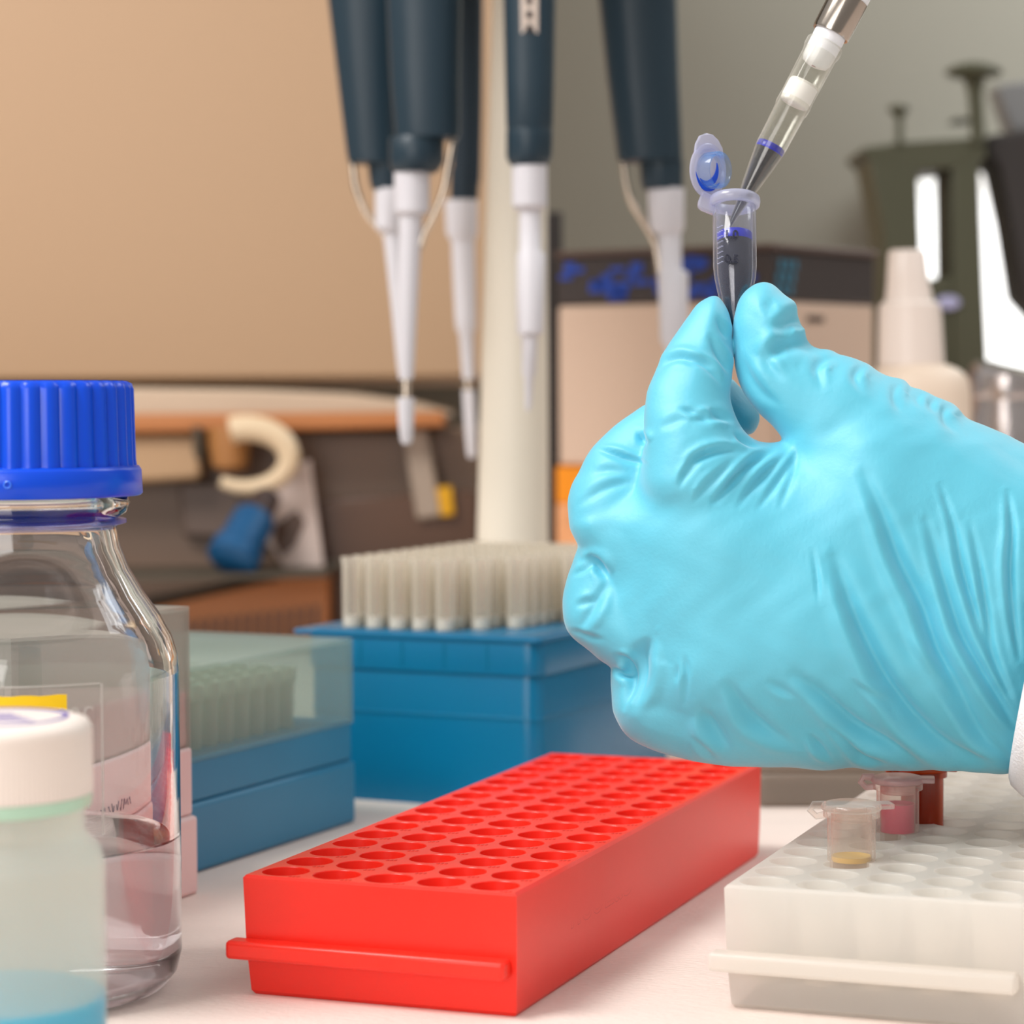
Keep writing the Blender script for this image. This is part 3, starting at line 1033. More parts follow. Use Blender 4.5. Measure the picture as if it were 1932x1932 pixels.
hang_pipette('leftmost hanging navy pipette, wide grip side on with a steel ejector arm', 1015,
             [(-60, 688, 76), (0, 692, 73), (150, 697, 60), (290, 704, 50), (308, 706, 48)],
             [(300, 728, 36), (345, 730, 32), (358, 730, 27)], [(356, 738, 31), (430, 738, 30), (440, 740, 22)],
             [(436, 740, 18), (560, 752, 16), (690, 761, 12), (716, 763, 10)], arm=[(664, 300), (670, 355), (690, 405), (722, 440), (736, 470)])
hang_pipette('hanging navy pipette with the longest white shaft and a steel band near its tip', 960,
             [(-60, 800, 72), (0, 800, 71), (150, 802, 66), (250, 806, 62), (262, 805, 60)],
             [(258, 788, 50), (262, 786, 52), (305, 786, 52), (318, 784, 47), (326, 783, 40)],
             [(325, 777, 34), (400, 777, 33), (408, 776, 24)], [(404, 775, 22), (550, 770, 19), (700, 767, 14), (716, 767, 12)],
             steel=[(714, 766, 10), (752, 766, 10)], end=[(750, 766, 16), (790, 766, 15), (828, 767, 12), (838, 767, 8)],
             arm=[(855, 262), (846, 310), (838, 360), (815, 415), (800, 440), (792, 470)])
hang_pipette('dark slim pipette hanging farther back between the stand pole and the long pipette', 1115,
             [(-60, 882, 30), (0, 882, 30), (200, 882, 28), (330, 880, 27), (345, 880, 26)],
             [(318, 878, 28), (370, 876, 27), (380, 876, 24)], [(378, 870, 31), (440, 871, 30), (455, 873, 23)],
             [(450, 873, 22), (600, 878, 20), (620, 879, 19), (630, 880, 14), (715, 884, 11)],
             steel=[(713, 882, 9), (738, 883, 9)], end=[(736, 884, 12), (800, 887, 11), (856, 890, 9), (864, 890, 6)], dark=True)
hang_pipette('front hanging navy pipette before the pole, with a pale volume window', 945,
             [(-60, 1000, 50), (0, 999, 49), (150, 999, 46), (238, 999, 44), (246, 999, 41)],
             [(244, 999, 43), (250, 999, 44), (296, 998, 43), (308, 998, 38), (314, 998, 32)],
             [(312, 999, 33), (388, 999, 33), (398, 999, 24)], [(395, 1000, 20), (472, 1000, 21), (480, 1002, 27), (628, 1000, 25), (636, 999, 15), (705, 998, 13), (712, 998, 9), (765, 997, 6), (776, 996, 3)],
             window=(982, 1016, -60, 64))
hang_pipette('rightmost hanging navy pipette, wide grip with a curved steel arm, partly behind the glove', 1030,
             [(-60, 1198, 80), (0, 1203, 74), (150, 1213, 68), (290, 1225, 62), (305, 1226, 60)],
             [(298, 1247, 42), (345, 1249, 40), (358, 1250, 36)], [(356, 1256, 35), (430, 1258, 33), (442, 1260, 25)],
             [(438, 1263, 22), (508, 1265, 22), (515, 1270, 29), (640, 1272, 27), (660, 1272, 17), (740, 1273, 14)],
             arm=[(1175, 300), (1180, 345), (1192, 385), (1215, 420), (1236, 455), (1245, 520), (1250, 560)])

# ------------------------------------------------------------------ background right: cartons, spray bottle, apparatus
CD = 1260.0
a0 = P(1055, 700, CD)
z1, z2, z3 = P(1200, 878, CD).z, P(1200, 576, CD).z, P(1200, 486, CD).z
crn = P(1458, 700, CD - 60)
rgt = P(1648, 700, CD + 10)
back = Vector(((a0.x + rgt.x) / 2, CD + 150, 0))


def footprint(z, grow=0.0, pts=None):
    ps = pts or [a0, crn, rgt, Vector((rgt.x - 10, rgt.y + 150, 0)), Vector((a0.x + 10, a0.y + 150, 0))]
    c = sum((Vector((p.x, p.y, 0)) for p in ps), Vector()) / len(ps)
    return [Vector((p.x, p.y, 0)) + (Vector((p.x, p.y, 0)) - c).normalized() * grow + Vector((0, 0, z)) for p in ps]


oc = thing('carton', 'orange carton lying under the beige box beside the stand pole', 'box', (a0.x, a0.y, 0))
MB().prism(footprint(P(1060, 950, CD).z, 2), Vector((0, 0, z1 - P(1060, 950, CD).z - .5))).build('carton_top', M_corange, oc, bevel=1)
MB().prism(footprint(0, 2), Vector((0, 0, P(1060, 950, CD).z))).build('carton_side', M_corange2, oc, bevel=1)
bc = thing('carton', 'beige carton with a dark blue patterned top band behind the gloved hand', 'box', (a0.x, a0.y, z1))
MB().prism(footprint(z1), Vector((0, 0, z2 - z1))).build('carton_body', M_carton, bc, bevel=2)
MB().prism(footprint(z2, .6), Vector((0, 0, z3 - z2))).build('top_band', M_cartond, bc, bevel=1.5)
MB().prism(footprint(z3, 2.5), Vector((0, 0, 3))).build('rim', mat('carton_rim', srgb(88, 68, 60), rough=.5), bc, bevel=1)
dl = (crn - a0)
dl.z = 0
nrm = Vector((dl.y, -dl.x, 0)).normalized()
mb = MB()
random.seed(3)
L_ = dl.length
for k in range(46):
    t_ = random.uniform(0.02, 0.93)
    zz = random.uniform(z2 + 3, z3 - 3)
    p_ = Vector((a0.x, a0.y, 0)) + dl * t_ + nrm * .7
    u_ = dl.normalized()
    w_, h_ = random.uniform(2.2, 4.5), random.uniform(1.2, 2.6)
    mb.prism([p_ + u_ * x + Vector((0, 0, zz + y)) for x, y in ((-w_, -h_), (w_, -h_), (w_, h_), (-w_, h_))], nrm * .5)
mb.build('blue_print', M_cblue, bc, smooth=False)
dr = rgt - crn
dr.z = 0
nr = Vector((dr.y, -dr.x, 0)).normalized()
mb = MB()
for k in range(9):
    p_ = Vector((crn.x, crn.y, 0)) + dr * (0.02 + .022 * k) + nr * .7
    u_ = dr.normalized()
    mb.prism([p_ + u_ * x + Vector((0, 0, z2 + 3 + y + (k % 3) * 6)) for x, y in ((-1.6, 0), (1.6, 0), (1.6, 4.5), (-1.6, 4.5))], nr * .5)
mb.build('teal_print', M_cteal, bc, smooth=False)
mb = MB()
p_ = Vector((crn.x, crn.y, 0)) + dr * .4 + nr * .3
u_ = dr.normalized()
for k in range(6):
    q_ = p_ + u_ * (k * 2.6 - 6)
    mb.prism([q_ + u_ * x + Vector((0, 0, P(1530, 612, CD).z + y)) for x, y in ((-.9, 0), (.9, 0), (.9, 3), (-.9, 3))], nr * .3)
mb.build('dark_print', M_cartond, bc, smooth=False)
mb = MB()
pxbox(mb, 1030, 1062, 400, 880, 1330, 60)  # solid black strip in place of the shadow beside the carton
bp_ = P(1046, 880, 1330)
mb.box(bp_.x - 14, bp_.x + 14, bp_.y + 0, bp_.y + 60, 0, bp_.z + 5)
tag(mb.build('gap_shadow_strip', M_black, bevel=1), 'narrow black strip standing in for the shadow in the gap between the stand pole and the beige carton', 'shadow')

SD = 1090.0
sb = thing('spray_bottle', 'white spray bottle without trigger behind the gloved hand', 'bottle', T(1728, 755 + 136.4 * FPX / SD))
mb = MB()
pxturn(mb, [(1342, 1733, 92), (1330, 1733, 98), (745, 1733, 98), (715, 1732, 94), (698, 1730, 80), (688, 1725, 62)], SD, 48)
mb.build('bottle_body', mat('spray_body', srgb(232, 212, 192), rough=.45), sb)
mb = MB()
pxturn(mb, [(690, 1719, 62), (600, 1717, 59), (575, 1716, 57), (568, 1715, 46), (560, 1715, 44), (545, 1714, 42), (535, 1713, 40), (478, 1711, 35), (472, 1711, 31)], SD, 48)
mb.build('nozzle', mat('spray_nozzle', srgb(236, 222, 212), rough=.3), sb)

AD = 1480.0
ap = thing('laboratory_apparatus', 'dark olive upright apparatus with mushroom knobs and a long slot', 'apparatus', P(1800, 1190, AD))
mb = MB()
pxprism(mb, [(1625, 286), (1628, 278), (1700, 268), (1860, 258), (1862, 300), (1795, 318), (1728, 322), (1640, 300)], AD, 70)
pxprism(mb, [(1640, 298), (1732, 318), (1740, 540), (1748, 720), (1690, 1180), (1665, 700), (1668, 440)], AD, 60)
pxprism(mb, [(1796, 316), (1848, 300), (1858, 560), (1866, 720), (1870, 1180), (1800, 1180), (1800, 700), (1798, 500)], AD, 60)
pxprism(mb, [(1738, 528), (1800, 520), (1802, 1180), (1690, 1180), (1746, 700)], AD + 2, 56)
mb.build('housing', M_olive, ap, bevel=3)
mb = MB()
pxprism(mb, [(1858, 256), (2000, 236), (2000, 640), (1928, 560), (1906, 420), (1884, 318), (1860, 292)], AD + 10, 50)
mb.build('side_arm', M_black, ap, bevel=3)
mb = MB()
pxturn(mb, [(270, 1846, 14), (180, 1840, 14), (150, 1838, 20), (143, 1838, 50), (134, 1837, 54), (124, 1838, 40), (119, 1838, 20)], AD, 32)
mb.build('large_knob', M_olive, ap)
mb = MB()
pxturn(mb, [(272, 1697, 7), (222, 1697, 7), (214, 1696, 15), (204, 1696, 21), (200, 1696, 18)], AD, 24)
mb.build('small_knob', M_olive, ap)
mb = MB()
pxbox(mb, 1800, 1836, 222, 230, AD + 5, 20)
mb.build('lever', M_olive, ap, bevel=1)
mb = MB()
pxprism(mb, [(1880, 160), (1950, 150), (1950, 245), (1912, 250), (1893, 200)], AD + 60, 30)
mb.build('upper_bracket', mat('bracket_grey', srgb(120, 120, 120), rough=.5), ap, bevel=2)
mb = MB()
q_ = P(1789, 571, AD - 1)
mb.lathe([(0, 0), (6, 0), (5, 1.5), (0, 2)], 24, frame_matrix(q_, (1.2, 0, 0), (0, 0, .7), (0, -1, 0)))
mb.build('emblem', mat('emblem_lilac', srgb(170, 170, 205), rough=.4), ap)
mb = MB()
pxbox(mb, 1700, 1930, 1175, 1192, AD - 30, 120)
zf = P(1800, 1192, AD - 30).z
mb.box(P(1700, 0, AD).x, P(1930, 0, AD).x, AD - 30, AD + 90, 0, zf + 1)
mb.build('foot', M_black, ap, bevel=2)

jd = 1180.0
for (lab, u, w_, v0, v1) in (('crumpled foil capped metal jar at the right edge behind the glove', 1900, 78, 690, 1305),):
    jj = thing('metal_jar', lab, 'jar', T(u, 755 + 136.4 * FPX / jd))
    mb = MB()
    pxturn(mb, [(v1 - 5, u, w_ * .9), (v1 - 30, u, w_), (790, u, w_), (765, u, w_ * .93), (750, u, w_ * .93)], jd, 40)
    mb.build('jar_body', M_foil, jj)
    mb = MB()
    pxturn(mb, [(752, u, w_ * 1.02), (745, u, w_ * 1.05), (708, u, w_ * 1.0), (700, u - 10, w_ * .8), (685, u - 40, 26), (680, u - 42, 14)], jd, 40)
    mb.build('foil_lid', M_foil, jj)

# ------------------------------------------------------------------ background left: instrument under the panel
ID = 1380.0
ins = thing('laboratory_instrument', 'brown grey bench instrument with a cream curved top and orange trim', 'instrument', (-350, ID + 60, 0))
zi = P(0, 815, ID).z
x0_, x1_ = P(-300, 0, ID).x, P(905, 0, ID).x
MB().box(x0_, x1_, ID + 20, ID + 240, 0, zi).build('front_panel', M_instr, ins, bevel=3)
mb = MB()
pxprism(mb, [(-300, 738), (250, 732), (480, 735), (640, 742), (760, 757), (838, 778), (842, 790), (-300, 795)], ID - 10, 240)
mb.build('top_cover', M_cream, ins, bevel=3)
mb = MB()
pxprism(mb, [(-300, 785), (400, 780), (838, 776), (842, 805), (600, 812), (-300, 826)], ID - 16, 30)
mb.build('orange_trim', M_copper, ins, bevel=2)
mb = MB()
pxprism(mb, [(-300, 826), (380, 818), (380, 905), (260, 912), (-300, 918)], ID - 8, 26)
mb.build('cream_shelf', mat('shelf_tan', srgb(178, 145, 110), rough=.5), ins, bevel=3)
mb = MB()
pxprism(mb, [(600, 945), (900, 925), (900, 1040), (600, 1070)], ID + 8, 20)
mb.build('lower_panel', M_instr2, ins, bevel=1)
mb = MB()
pxprism(mb, [(270, 1136), (600, 1062), (900, 1035), (900, 1048), (600, 1078), (270, 1152)], ID - 6, 30)
mb.build('sill_strip', M_gapdark, ins, bevel=1)
mb = MB()
pxprism(mb, [(-300, 1220), (-300, 1205), (270, 1150), (620, 1072), (620, 1220)], ID - 12, 40)
vb = mb.build('vent_trim', M_copper, ins, bevel=1)
mb = MB()
for k in range(13):
    uu = 352 + k * 20
    pxprism(mb, [(uu, 1172 - k * 2.4), (uu + 8, 1171 - k * 2.4), (uu + 8, 1204), (uu, 1204)], ID - 13, 4)
mb.build('vent_slots', M_dbrown, vb, smooth=False)
mb = MB()
pxprism(mb, [(335, 905), (500, 915), (505, 1018), (345, 1012)], ID + 12, 12)
mb.build('recess_panel', mat('panel_mid', srgb(98, 80, 70), rough=.4), ins, bevel=2)
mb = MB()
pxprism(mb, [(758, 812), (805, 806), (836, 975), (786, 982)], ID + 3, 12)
mb.build('tip_reflection_grey', M_tipreflect, ins, bevel=2)  # reflection of the tips, built as a grey piece on the instrument
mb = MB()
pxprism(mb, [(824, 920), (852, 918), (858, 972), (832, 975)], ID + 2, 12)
mb.build('tip_reflection_yellow', mat('tip_reflection_yellow', srgb(215, 160, 10), rough=.5), ins, bevel=1)  # yellow part of the same reflection, put in as solid colour
mb = MB()
pxprism(mb, [(545, 880), (585, 868), (612, 1072), (545, 1085), (488, 1000), (505, 950)], ID - 12, 3)
cd_ = tag(mb.build('notice_card', M_card, bevel=.5), 'pale card leaning against the brown instrument beside the blue cap', 'card')
mb = MB()
pxprism(mb, [(520, 990), (560, 962), (575, 985), (556, 1030), (530, 1050), (516, 1020)], ID - 13, 1)
mb.build('brown_patch', M_instr2, cd_)
# cream roll hanging below the trim
arc = []
rad = []
for k in range(22):
    a = math.radians(112 - 240 * k / 21)
    arc.append(P(466 + 80 * math.cos(a), 864 - 56 * math.sin(a), ID - 30))
    rad.append((25 - 14 * (k / 21) ** 1.5) / FPX * ID)
mb = MB()
mb.tube(arc, rad, 16)
ro = thing('cable_roll', 'cream curled roll hanging under the orange trim', 'roll', P(468, 800, ID - 30))
mb.build('curl', M_cream2, ro)
mb = MB()
pxturn(mb, [(805, 430, 38), (835, 432, 40), (880, 435, 34), (890, 436, 20)], ID - 14, 24)
mb.build('brown_core', mat('core_brown', srgb(160, 110, 62), rough=.4), ro)
mb = MB()
pxturn(mb, [(805, 372, 9), (850, 374, 10), (868, 376, 6)], ID - 20, 16)
mb.build('dark_peg', M_gapdark, ro)
# tilted small bottle with blue cap
A_, B_ = P(488, 965, ID - 35), P(428, 1075, ID - 60)
dvb = (B_ - A_)
MBt = frame_at(A_, dvb)
bt = thing('small_bottle', 'small dark bottle with a blue cap tipped over before the instrument', 'bottle', A_)
kk = ID / FPX
MB().lathe([(0, -42 * kk), (26 * kk, -40 * kk), (30 * kk, 20 * kk), (0, 22 * kk)], 32, MBt).build('bottle_body', M_dbrown, bt)
MB().lathe([(0, 14 * kk), (36 * kk, 14 * kk), (40 * kk, 20 * kk), (42 * kk, 84 * kk), (48 * kk, 92 * kk), (48 * kk, 122 * kk), (36 * kk, 128 * kk), (0, 128 * kk)], 40, MBt).build('screw_cap', M_dblue, bt)
# shelf under both, so that bottle and card rest on something is the instrument's own ledge
mb = MB()
pxprism(mb, [(-300, 1092), (620, 1080), (620, 1090), (-300, 1110)], ID - 62, 70)
mb.build('ledge', M_gapdark, ins, bevel=1)

# ------------------------------------------------------------------ gloved hand
D0 = 609.0
KP = FPX / D0
A1 = lambda x, y: (1020 + x / 1.932, 480 + y / 1.932)        # reading frame a
B1 = lambda x, y: (1040 + x / 3.7154, 500 + y / 3.7154)      # reading frame b
C1 = lambda x, y: (1500 + x / 3.0185, 840 + y / 3.0185)      # reading frame c
D1 = lambda x, y: (1060 + x / 3.3318, 880 + y / 3.3318)      # reading frame d
h_ = 0.55
u0, u1, v0, v1 = 1030, 2110, 515, 1475
xs = np.arange((u0 - 1400) / KP, (u1 - 1400) / KP, h_, dtype=np.float32)
ys = np.arange((900 - v1) / KP, (900 - v0) / KP, h_, dtype=np.float32)
zs = np.arange(-31, 36, h_, dtype=np.float32)
X, Y = np.meshgrid(xs, ys, indexing='ij')


def loc(p):
    return ((p[0] - 1400) / KP, (900 - p[1]) / KP)


def smooth_closed(pts, it=2):
    pts = np.array(pts, float)
    for _ in range(it):
        q = np.roll(pts, -1, 0)
        pts = np.stack([pts * .75 + q * .25, pts * .25 + q * .75], 1).reshape(-1, 2)
    return pts


def sd_poly(pts):
    d = np.full(X.shape, 1e9, np.float32)
    s = np.zeros(X.shape, bool)
    n = len(pts)
    for i in range(n):
        ax_, ay_ = pts[i]
        bx_, by_ = pts[(i + 1) % n]
        ex, ey = bx_ - ax_, by_ - ay_
        wx, wy = X - ax_, Y - ay_
        t = np.clip((wx * ex + wy * ey) / (ex * ex + ey * ey + 1e-12), 0, 1)
        dx, dy = wx - ex * t, wy - ey * t
        d = np.minimum(d, dx * dx + dy * dy)
        c = ((ay_ > Y) != (by_ > Y))
        with np.errstate(divide='ignore', invalid='ignore'):
            xi = ax_ + (Y - ay_) / (by_ - ay_ if by_ != ay_ else 1e-9) * ex
        s ^= c & (X < xi)
    d = np.sqrt(d)
    return np.where(s, d, -d)          # positive inside


def part(pts, R, Tk, zc, fr=A1, it=2):
    """rounded body with this outline; zc = list of ((x, y), depth) control points"""
    e = sd_poly(smooth_closed([loc(fr(*p)) for p in pts], it))
    if R > 20:                                  # no hard medial line across the back of the hand
        g = e.copy()
        for _ in range(3):
            for ax_ in (0, 1):
                c_ = np.cumsum(np.pad(g, [(7, 6) if q == ax_ else (0, 0) for q in (0, 1)], mode='edge'), axis=ax_)
                z_ = np.zeros_like(np.take(c_, [0], axis=ax_))
                c_ = np.concatenate([z_, c_], axis=ax_)
                n_ = g.shape[ax_]
                g = ((np.take(c_, range(13, 13 + n_), axis=ax_) - np.take(c_, range(0, n_), axis=ax_)) / 13).astype(np.float32)
        m_ = np.clip((e - 3) / 6, 0, 1)
        e = e * (1 - m_) + g * m_
    W = np.zeros(X.shape, np.float32)
    Z = np.zeros(X.shape, np.float32)
    TT = np.zeros(X.shape, np.float32)
    for (p, z, tk) in zc:
        x_, y_ = loc(fr(*p))
        w_ = 1.0 / ((X - x_) ** 2 + (Y - y_) ** 2 + 130.0) ** 1.5
        W += w_
        Z += w_ * z
        TT += w_ * tk
    Z /= W
    TT /= W
    q = np.maximum(R - e, 0) / R
    a = q[:, :, None]
    b_ = (zs[None, None, :] - Z[:, :, None]) / TT[:, :, None]
    return (np.sqrt(a * a + b_ * b_) - 1.0) * np.minimum(R, TT)[:, :, None]


def smin(a, b, k):
    hh = np.maximum(k - np.abs(a - b), 0) / k
    return np.minimum(a, b) - hh * hh * k * 0.25


palm = part([(930, 690), (925, 640), (960, 560), (1020, 470), (1085, 400), (1150, 405), (1192, 404), (1215, 432), (1290, 450), (1330, 455), (1345, 488), (1380, 490), (1405, 500), (1440, 518),
             (1480, 535), (1512, 545), (1545, 592), (1600, 620), (1680, 660), (1740, 700), (1900, 770), (2090, 800), (2090, 1810), (1860, 1850), (1690, 1876), (1600, 1872),
             (1520, 1852), (1400, 1862), (1230, 1868), (1150, 1850), (1060, 1864), (960, 1858), (880, 1848), (800, 1852), (700, 1846), (600, 1836), (500, 1810),
             (400, 1782), (335, 1745), (300, 1700), (285, 1640), (320, 1560), (330, 1490), (270, 1400), (235, 1290), (246, 1190), (205, 1110), (150, 1040),
             (118, 970), (190, 900), (340, 860), (372, 800), (400, 700), (560, 660), (720, 690), (795, 712), (860, 722), (915, 722)], 27, 22,
            [((520, 960), 0, 20), ((480, 1200), 2, 19), ((700, 1080), 1, 21), ((1150, 750), 1, 20), ((1200, 900), 2, 22), ((1000, 1300), 2, 24), ((600, 1500), 3, 21), ((300, 1200), 5, 16), ((420, 1680), 3, 14), ((860, 760), -1, 12),
             ((1100, 560), 1, 15), ((1700, 1200), 3, 22), ((1900, 1300), 3, 20), ((250, 950), 5, 13), ((1400, 700), 2, 17)])
index = part([(640, 143), (668, 172), (690, 212), (696, 262), (700, 350), (699, 440), (690, 505), (700, 560), (722, 620), (760, 665), (800, 712), (880, 722), (925, 730),
              (800, 900), (600, 1000), (440, 960), (372, 860), (376, 780), (380, 690), (376, 600), (380, 530), (396, 470), (424, 412), (452, 352), (482, 300), (522, 248), (560, 190), (600, 160)], 10.5, 10.5,
             [((640, 180), 3.5, 7.5), ((600, 300), 3, 9), ((560, 480), -1, 10.5), ((560, 650), -8, 11), ((560, 850), -9, 11), ((850, 760), -4, 9)])
thumb = part([(800, 98), (845, 105), (885, 142), (925, 192), (948, 245), (965, 298), (1000, 345), (1062, 350), (1078, 378), (1122, 394), (1150, 405), (1250, 500), (1200, 700), (1000, 760), (930, 700), (915, 678), (880, 650),
              (830, 610), (775, 558), (735, 500), (712, 440), (704, 350), (700, 240), (718, 170), (752, 122)], 10.5, 10.5,
             [((800, 160), 3.5, 7.5), ((830, 300), 3, 9.5), ((900, 450), 1, 10.5), ((1050, 550), 0, 11.5), ((1100, 700), 0, 11)])
middle = part([(400, 540), (372, 552), (300, 600), (240, 650), (180, 710), (140, 790), (108, 850), (95, 905), (100, 955), (118, 995), (150, 1040), (230, 1080), (400, 1000), (500, 800), (480, 600)], 10, 10,
              [((350, 650), 9, 9), ((200, 850), 7, 10), ((200, 980), 5, 11)])
midtip = part([(690, 440), (722, 478), (770, 530), (806, 590), (792, 635), (768, 662), (690, 660), (500, 640), (380, 640), (380, 560), (500, 480)], 8.5, 8,
              [((720, 560), 17, 8), ((500, 560), 14, 8)])
ringf = part([(160, 1035), (138, 1065), (118, 1112), (95, 1180), (79, 1250), (78, 1320), (94, 1370), (122, 1404), (170, 1440), (230, 1490), (290, 1518), (345, 1530), (420, 1460), (400, 1250), (300, 1100)], 10, 11,
             [((150, 1200), 8, 10), ((180, 1380), 5, 10), ((330, 1400), 2, 11)])
pinky = part([(258, 1500), (253, 1545), (262, 1620), (268, 1672), (300, 1712), (345, 1748), (460, 1740), (480, 1600), (420, 1500), (330, 1490)], 8, 9,
             [((290, 1600), 6, 8), ((400, 1620), 3, 10)])

Yb = Y[:, :, None]
yk = loc(A1(0, 600))[1]
k_it = np.clip((yk - Yb) / 6.0, 0, 1) * 3.5 + 0.12
F = smin(palm, thumb, 5.0)
G = smin(palm, index, 3.0)
F = smin(F, G, k_it)
del palm, G
F = smin(F, middle, 0.9)
F = smin(F, ringf, 1.1)
F = smin(F, pinky, 1.3)
F = smin(F, midtip, 0.4)
del index, thumb, middle, ringf, pinky, midtip


def surface_nets(F, xs, ys, zs):
    ins = F < 0
    c = [(0, 0, 0), (1, 0, 0), (0, 1, 0), (1, 1, 0), (0, 0, 1), (1, 0, 1), (0, 1, 1), (1, 1, 1)]
    nx, ny, nz = F.shape
    sl = lambda o: (slice(o[0], nx - 1 + o[0]), slice(o[1], ny - 1 + o[1]), slice(o[2], nz - 1 + o[2]))
    cnt = np.zeros((nx - 1, ny - 1, nz - 1), np.int8)
    for o in c:
        cnt += ins[sl(o)]
    act = (cnt > 0) & (cnt < 8)
    I, J, K = np.nonzero(act)
    idx = np.full(act.shape, -1, np.int64)
    idx[I, J, K] = np.arange(len(I))
    fv = np.stack([F[I + o[0], J + o[1], K + o[2]] for o in c], 1)
    pos = np.zeros((len(I), 3))
    w = np.zeros(len(I))
    for a in range(8):
        for b in range(a + 1, 8):
            dd = [c[b][q] - c[a][q] for q in range(3)]
            if sum(abs(q) for q in dd) != 1:
                continue
            fa, fb = fv[:, a], fv[:, b]
            m_ = (fa < 0) != (fb < 0)
            t = np.where(m_, fa / np.where(m_, fa - fb, 1), 0)
            for q in range(3):
                pos[:, q] += np.where(m_, c[a][q] + t * dd[q], 0)
            w += m_
    pos /= w[:, None]
    pts = np.stack([xs[0] + (I + pos[:, 0]) * h_, ys[0] + (J + pos[:, 1]) * h_, zs[0] + (K + pos[:, 2]) * h_], 1)
    quads = []
    for ax in range(3):
        o1 = [0, 0, 0]
        o1[ax] = 1
        A = ins[tuple(slice(0, s_ - 1) if q == ax else slice(0, s_) for q, s_ in enumerate(ins.shape))]
        B = ins[tuple(slice(1, s_) if q == ax else slice(0, s_) for q, s_ in enumerate(ins.shape))]
        E = np.nonzero(A != B)
        E = np.stack(E, 1)
        p, q = [(1, 2), (2, 0), (0, 1)][ax]
        ok = (E[:, p] > 0) & (E[:, q] > 0) & (E[:, p] < ins.shape[p] - 1) & (E[:, q] < ins.shape[q] - 1)
        E = E[ok]
        fl = A[tuple(E.T)]
        def g(dp, dq):
            e = E.copy()
            e[:, p] -= dp
            e[:, q] -= dq
            return idx[e[:, 0], e[:, 1], e[:, 2]]
        Q = np.stack([g(1, 1), g(0, 1), g(0, 0), g(1, 0)], 1)
        Q[~fl] = Q[~fl][:, ::-1]
        quads.append(Q)
    return pts, np.concatenate(quads)


V, Q = surface_nets(F, xs, ys, zs)
del F
ed = np.concatenate([Q[:, [0, 1]], Q[:, [1, 2]], Q[:, [2, 3]], Q[:, [3, 0]]])
deg = np.bincount(ed[:, 0], minlength=len(V)) + np.bincount(ed[:, 1], minlength=len(V))


def relax(V, it, lam=0.6):
    for _ in range(it):
        N = np.empty_like(V)
        for q in range(3):
            N[:, q] = (np.bincount(ed[:, 0], V[ed[:, 1], q], len(V)) + np.bincount(ed[:, 1], V[ed[:, 0], q], len(V))) / deg
        V = V + (N - V) * lam
    return V


def normals(V):
    n_ = np.cross(V[Q[:, 2]] - V[Q[:, 0]], V[Q[:, 3]] - V[Q[:, 1]])
    N = np.zeros_like(V)
    for k in range(4):
        for q in range(3):
            N[:, q] += np.bincount(Q[:, k], n_[:, q], len(V))
    return N / (np.linalg.norm(N, axis=1, keepdims=True) + 1e-12)


V = relax(V, 4)
N = normals(V)
